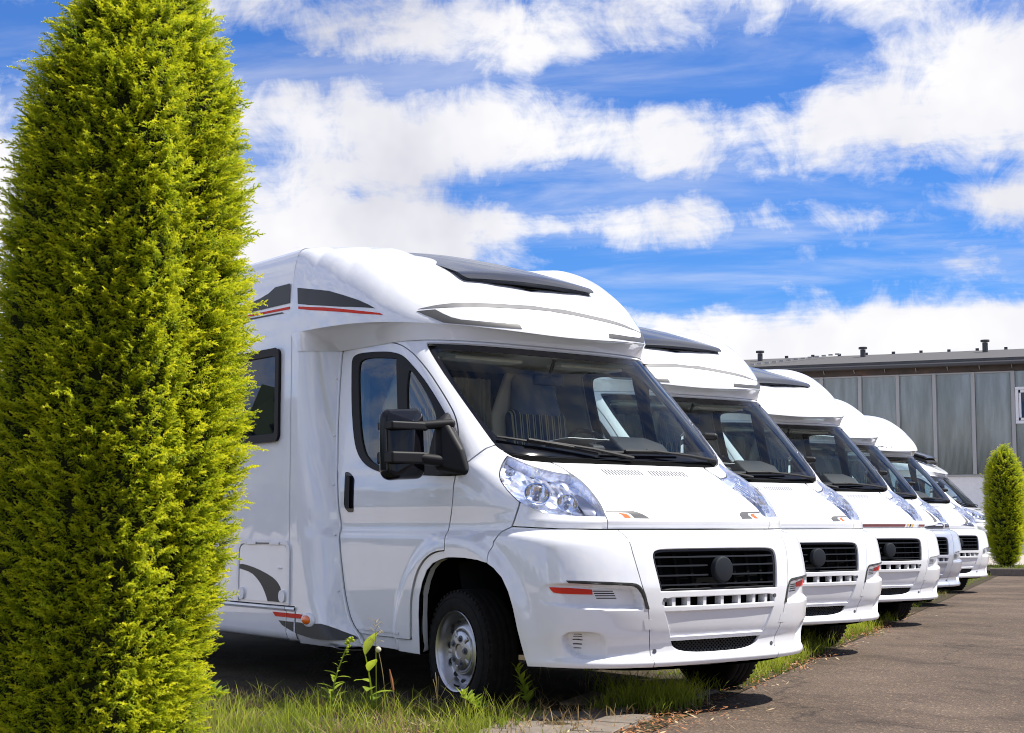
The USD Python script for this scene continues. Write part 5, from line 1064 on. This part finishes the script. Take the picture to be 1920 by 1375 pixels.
# ---------------------------------------------------------------- the long workshop building behind
mat('profile_glass', {'g': ('geometry', {}), 'd': ('vector_math', {'math_type': 'dot_product', 'vector2': (-.85, -.52, 0)}), 'mu': ('math', {'math_type': 'multiply', 'value2': 165.0}), 'si': ('math', {'math_type': 'sine'}), 'b': ('bump', {'strength': .25, 'distance': .01}), 'mp': ('mapping', {'scale': (2.6, 2.6, .35)}), 'n': ('noise_texture', {'scale': 1.0, 'detail': 5.0, 'roughness': .6}), 'r': ('rgb_ramp', {'ramp': [(.3, (.15, .155, .14)), (.5, (.21, .215, .20)), (.7, (.29, .295, .285))]}),
    'p': ('principled_bsdf', {'roughness': .06, 'metallic': .7, 'specular_ior_level': .9})},
    [('g.position', 'd.vector1'), ('d.value', 'mu.value1'), ('mu.value', 'si.value1'), ('si.value', 'b.height'), ('g.position', 'mp.vector'), ('mp.vector', 'n.vector'), ('n.fac', 'r.fac'), ('r.color', 'p.base_color'), ('b.normal', 'p.normal')], 'p.BSDF')
plain('post_metal', (.36, .36, .35), .5, metal=.2); plain('roof_felt', (.075, .072, .072), .9); plain('gutter_dark', (.045, .045, .05), .5); plain('white_frame', (.72, .72, .74), .5)
mat('fascia_wood', {'g': ('geometry', {}), 'n': ('noise_texture', {'scale': 1.1, 'detail': 6.0, 'roughness': .7}), 'r': ('rgb_ramp', {'ramp': [(.35, (.045, .038, .034)), (.58, (.08, .06, .05)), (.72, (.20, .085, .05))]}), 'p': ('principled_bsdf', {'roughness': .85})}, [('g.position', 'n.vector'), ('n.fac', 'r.fac'), ('r.color', 'p.base_color')], 'p.BSDF')
Z0 = 50.0; fh = np.array([fw[0], fw[1]])/math.hypot(fw[0], fw[1]); rh = rt[:2]
BO = EYE[:2]+Z0*fh+(943/2779.6)*Z0*rh; BD = .358*fh-.934*rh; BD /= np.linalg.norm(BD); BN = np.array([BD[1], -BD[0]])
if BN @ (EYE[:2]-BO) < 0: BN = -BN
BRZ = math.atan2(BD[1], BD[0])
K = Z0/2779.6
SILL, TOP, EAVE, RIDGE = .98+89*K, .98+287*K, .98+303*K, .98+312*K
bt = xform('workshop_building', (*BO, 0), BRZ, 'long low workshop with dark ribbed glass panels between metal posts and a felt roof', 'building')
sgn = 1 if (np.array([-math.sin(BRZ), math.cos(BRZ)]) @ BN) > 0 else -1    # local y towards the viewer
Y = lambda v: sgn*v
s_of = lambda pxx: (lambda k: ((943/2779.6)*Z0-k*Z0)/(.934+.358*k))((pxx-960)/2779.6)
posts = sorted([s_of(x) for x in (1476, 1543, 1615, 1686, 1755, 1828, 1903)])
posts = [posts[0]-1.36*k for k in range(9, 0, -1)]+posts+[posts[-1]+1.36*k for k in range(1, 8)]
s0, s1 = posts[0], posts[-1]
put(bt, 'plinth_wall', bx((s0+s1)/2, Y(-.12), SILL/2-.1, s1-s0, .24, SILL+.2), 'concrete', False)
put(bt, 'sill', rbox(s1-s0, .30, .07, .01, ((s0+s1)/2, Y(-.10), SILL+.036), 2), 'post_metal', 30)
for i, s in enumerate(posts): put(bt, 'post', bx(s, Y(.02), (SILL+.07+TOP)/2, .12, .14, TOP-SILL-.075), 'post_metal', False)
for a, b in zip(posts, posts[1:]):
    win = abs(a-(posts[posts.index(min(posts, key=lambda v: abs(v)))]-1.36)) < .7
    if win:
        z0, z1 = .98+187*K, .98+256*K
        w = put(bt, 'window_frame', cat_(bx((a+b)/2, Y(.03), z0+.05, b-a-.14, .12, .10), bx((a+b)/2, Y(.03), z1-.05, b-a-.14, .12, .10), bx(a+.12, Y(.032), (z0+z1)/2, .10, .12, z1-z0-.21), bx(b-.12, Y(.032), (z0+z1)/2, .10, .12, z1-z0-.21)), 'white_frame', False)
        put(w, 'casement', cat_(bx((a+b)/2, Y(.05), z0+.15, b-a-.46, .08, .08), bx((a+b)/2, Y(.05), z1-.15, b-a-.46, .08, .08), bx(a+.22, Y(.052), (z0+z1)/2, .07, .08, z1-z0-.40), bx(b-.22, Y(.052), (z0+z1)/2, .07, .08, z1-z0-.40)), 'white_frame', False)
        put(w, 'pane', bx((a+b)/2, Y(.02), (z0+z1)/2, b-a-.5, .02, z1-z0-.36), 'house_glass', False)
        put(bt, 'glass_panel', bx((a+b)/2, Y(-.02), (SILL+.08+z0)/2, b-a-.125, .04, z0-SILL-.09), 'profile_glass', False); put(bt, 'glass_panel', bx((a+b)/2, Y(-.02), (z1+TOP)/2, b-a-.125, .04, TOP-z1-.01), 'profile_glass', False)
    else:
        put(bt, 'glass_panel', bx((a+b)/2, Y(-.02), (SILL+.075+TOP)/2, b-a-.125, .04, TOP-SILL-.085), 'profile_glass', False)
        put(bt, 'head_rail', bx((a+b)/2, Y(.02), TOP-.025, b-a-.125, .06, .05), 'post_metal', False)
put(bt, 'fascia', bx((s0+s1)/2, Y(-.05), (TOP+EAVE)/2, s1-s0, .22, EAVE-TOP-.004), 'fascia_wood', False)
g = put(bt, 'gutter', tube([(s0-.3, Y(.30), EAVE-.02), (s1+.3, Y(.30), EAVE-.02)], .075, 10), 'gutter_dark', 40)
for k in range(22): put(g, 'gutter_bracket', bx(s0+.7+k*1.05, Y(.16), EAVE-.13, .02, .26, .05, rx=Y(.4)), 'post_metal', False)
put(bt, 'roof_edge', bx((s0+s1)/2, Y(.18), EAVE+.08, s1-s0+.6, .24, .14), 'gutter_dark', False)
D = 5.0; RZ = .98+322*(Z0+D*.95)/2779.6+.12
roof = put(bt, 'roof', trimesh.Trimesh([[s0-.3, Y(.30), EAVE+.155], [s1+.3, Y(.30), EAVE+.155], [s1+.3, Y(-D), RZ], [s0-.3, Y(-D), RZ], [s0-.3, Y(-2*D), EAVE+.155], [s1+.3, Y(-2*D), EAVE+.155]], [[0, 1, 2], [0, 2, 3], [3, 2, 5], [3, 5, 4]], process=False), 'roof_felt', False)
for k in range(24): put(roof, 'ridge_clip', bx(s0+.4+k*1.02, Y(-D), RZ+.04, .12, .1, .09), 'gutter_dark', False)
sp_ = s_of(1500)
for k in range(14):
    f = k/13; put(roof, 'holder', bx(sp_+1.9-f*2.6, Y(.2-f*D*.94), EAVE+.2+(RZ-EAVE-.155)*(f*D*.94)/(D)+.03, .16, .10, .05), 'post_metal', False)
for x, h in ((1398, .16), (1604, .14), (1850, .22)):
    s = s_of(x)+.15; v = put(bt, 'vent_pipe', tube([(s, Y(-3.6), RZ-.4), (s, Y(-3.6), RZ+h-.10)], .10, 12), 'gutter_dark', 40); put(v, 'pipe_cap', tube([(s, Y(-3.6), RZ+h-.07), (s, Y(-3.6), RZ+h)], .16, 12), 'gutter_dark', 40)
put(bt, 'back_wall', cat_(bx((s0+s1)/2, Y(-2*D+.2), EAVE/2, s1-s0, .2, EAVE), bx(s0+.1, Y(-D), EAVE/2, .2, 2*D-.5, EAVE), bx(s1-.1, Y(-D), EAVE/2, .2, 2*D-.5, EAVE)), 'concrete', False)
# ---------------------------------------------------------------- the row of motorhomes
GZ = .035
FIRST = dict(paint='white_paint', bumper='white_paint', cap={}, decals='first', paper=True)
v1 = make_motorhome('motorhome', 'nearest white motorhome with red and charcoal stripes, beside the big conifer', (0, 0, -GZ), 0, FIRST)
def copy_of(src, name, label, loc, rz, cat='motorhome', group='motorhomes parked side by side along the road'):
    x = xform(name, loc, rz, label, cat, group)
    x.GetReferences().AddInternalReference(src.GetPath()); x.SetInstanceable(True)
    return x
v2 = copy_of(v1, 'motorhome', 'second white motorhome in the row, same striped overcab, behind the nearest one', (-1.75, 2.86, -GZ-.01), -.074)
CAP2 = dict(F=-.25, p0=1.5, trough=.03)
make_motorhome('motorhome', 'third motorhome, white with a maroon stripe along the hood edge', (-3.45, 5.90, -GZ-.012), -.115, dict(paint='white_paint', bumper='white_paint', cap=CAP2, decals='third', full=False))
make_motorhome('motorhome', 'fourth motorhome, silver bumper and a dark navy hood corner', (-5.39, 8.98, -GZ-.03), -.076, dict(paint='white_paint', bumper='silver_paint', cap=CAP2, decals='fourth', skylight=False, full=False))
make_motorhome('motorhome', 'fifth motorhome, white with a dark wedge decal on the hood and lettering on the overcab', (-7.18, 12.14, -GZ-.037), -.064, dict(paint='white_paint', bumper='white_paint', cap=dict(F=-.22, p0=2.0, trough=0.0), decals='fifth', skylight=False, full=False))
make_motorhome('motorhome', 'last motorhome, farthest of the row, partly behind the small conifer', (-14.1, 23.2, 0), .40, dict(paint='white_paint', bumper='white_paint', cap=dict(F=-.35, p0=1.3, top=2.52, trough=.03), decals=None, full=False))

copy_of(v1, 'motorhome', 'striped motorhome of the same row standing beyond the left edge of the view', (7.4, -12.2, -GZ), -.05)
copy_of(v1, 'motorhome', 'outermost striped motorhome of the row, well beyond the left edge of the view', (9.2, -15.2, -GZ), -.05)
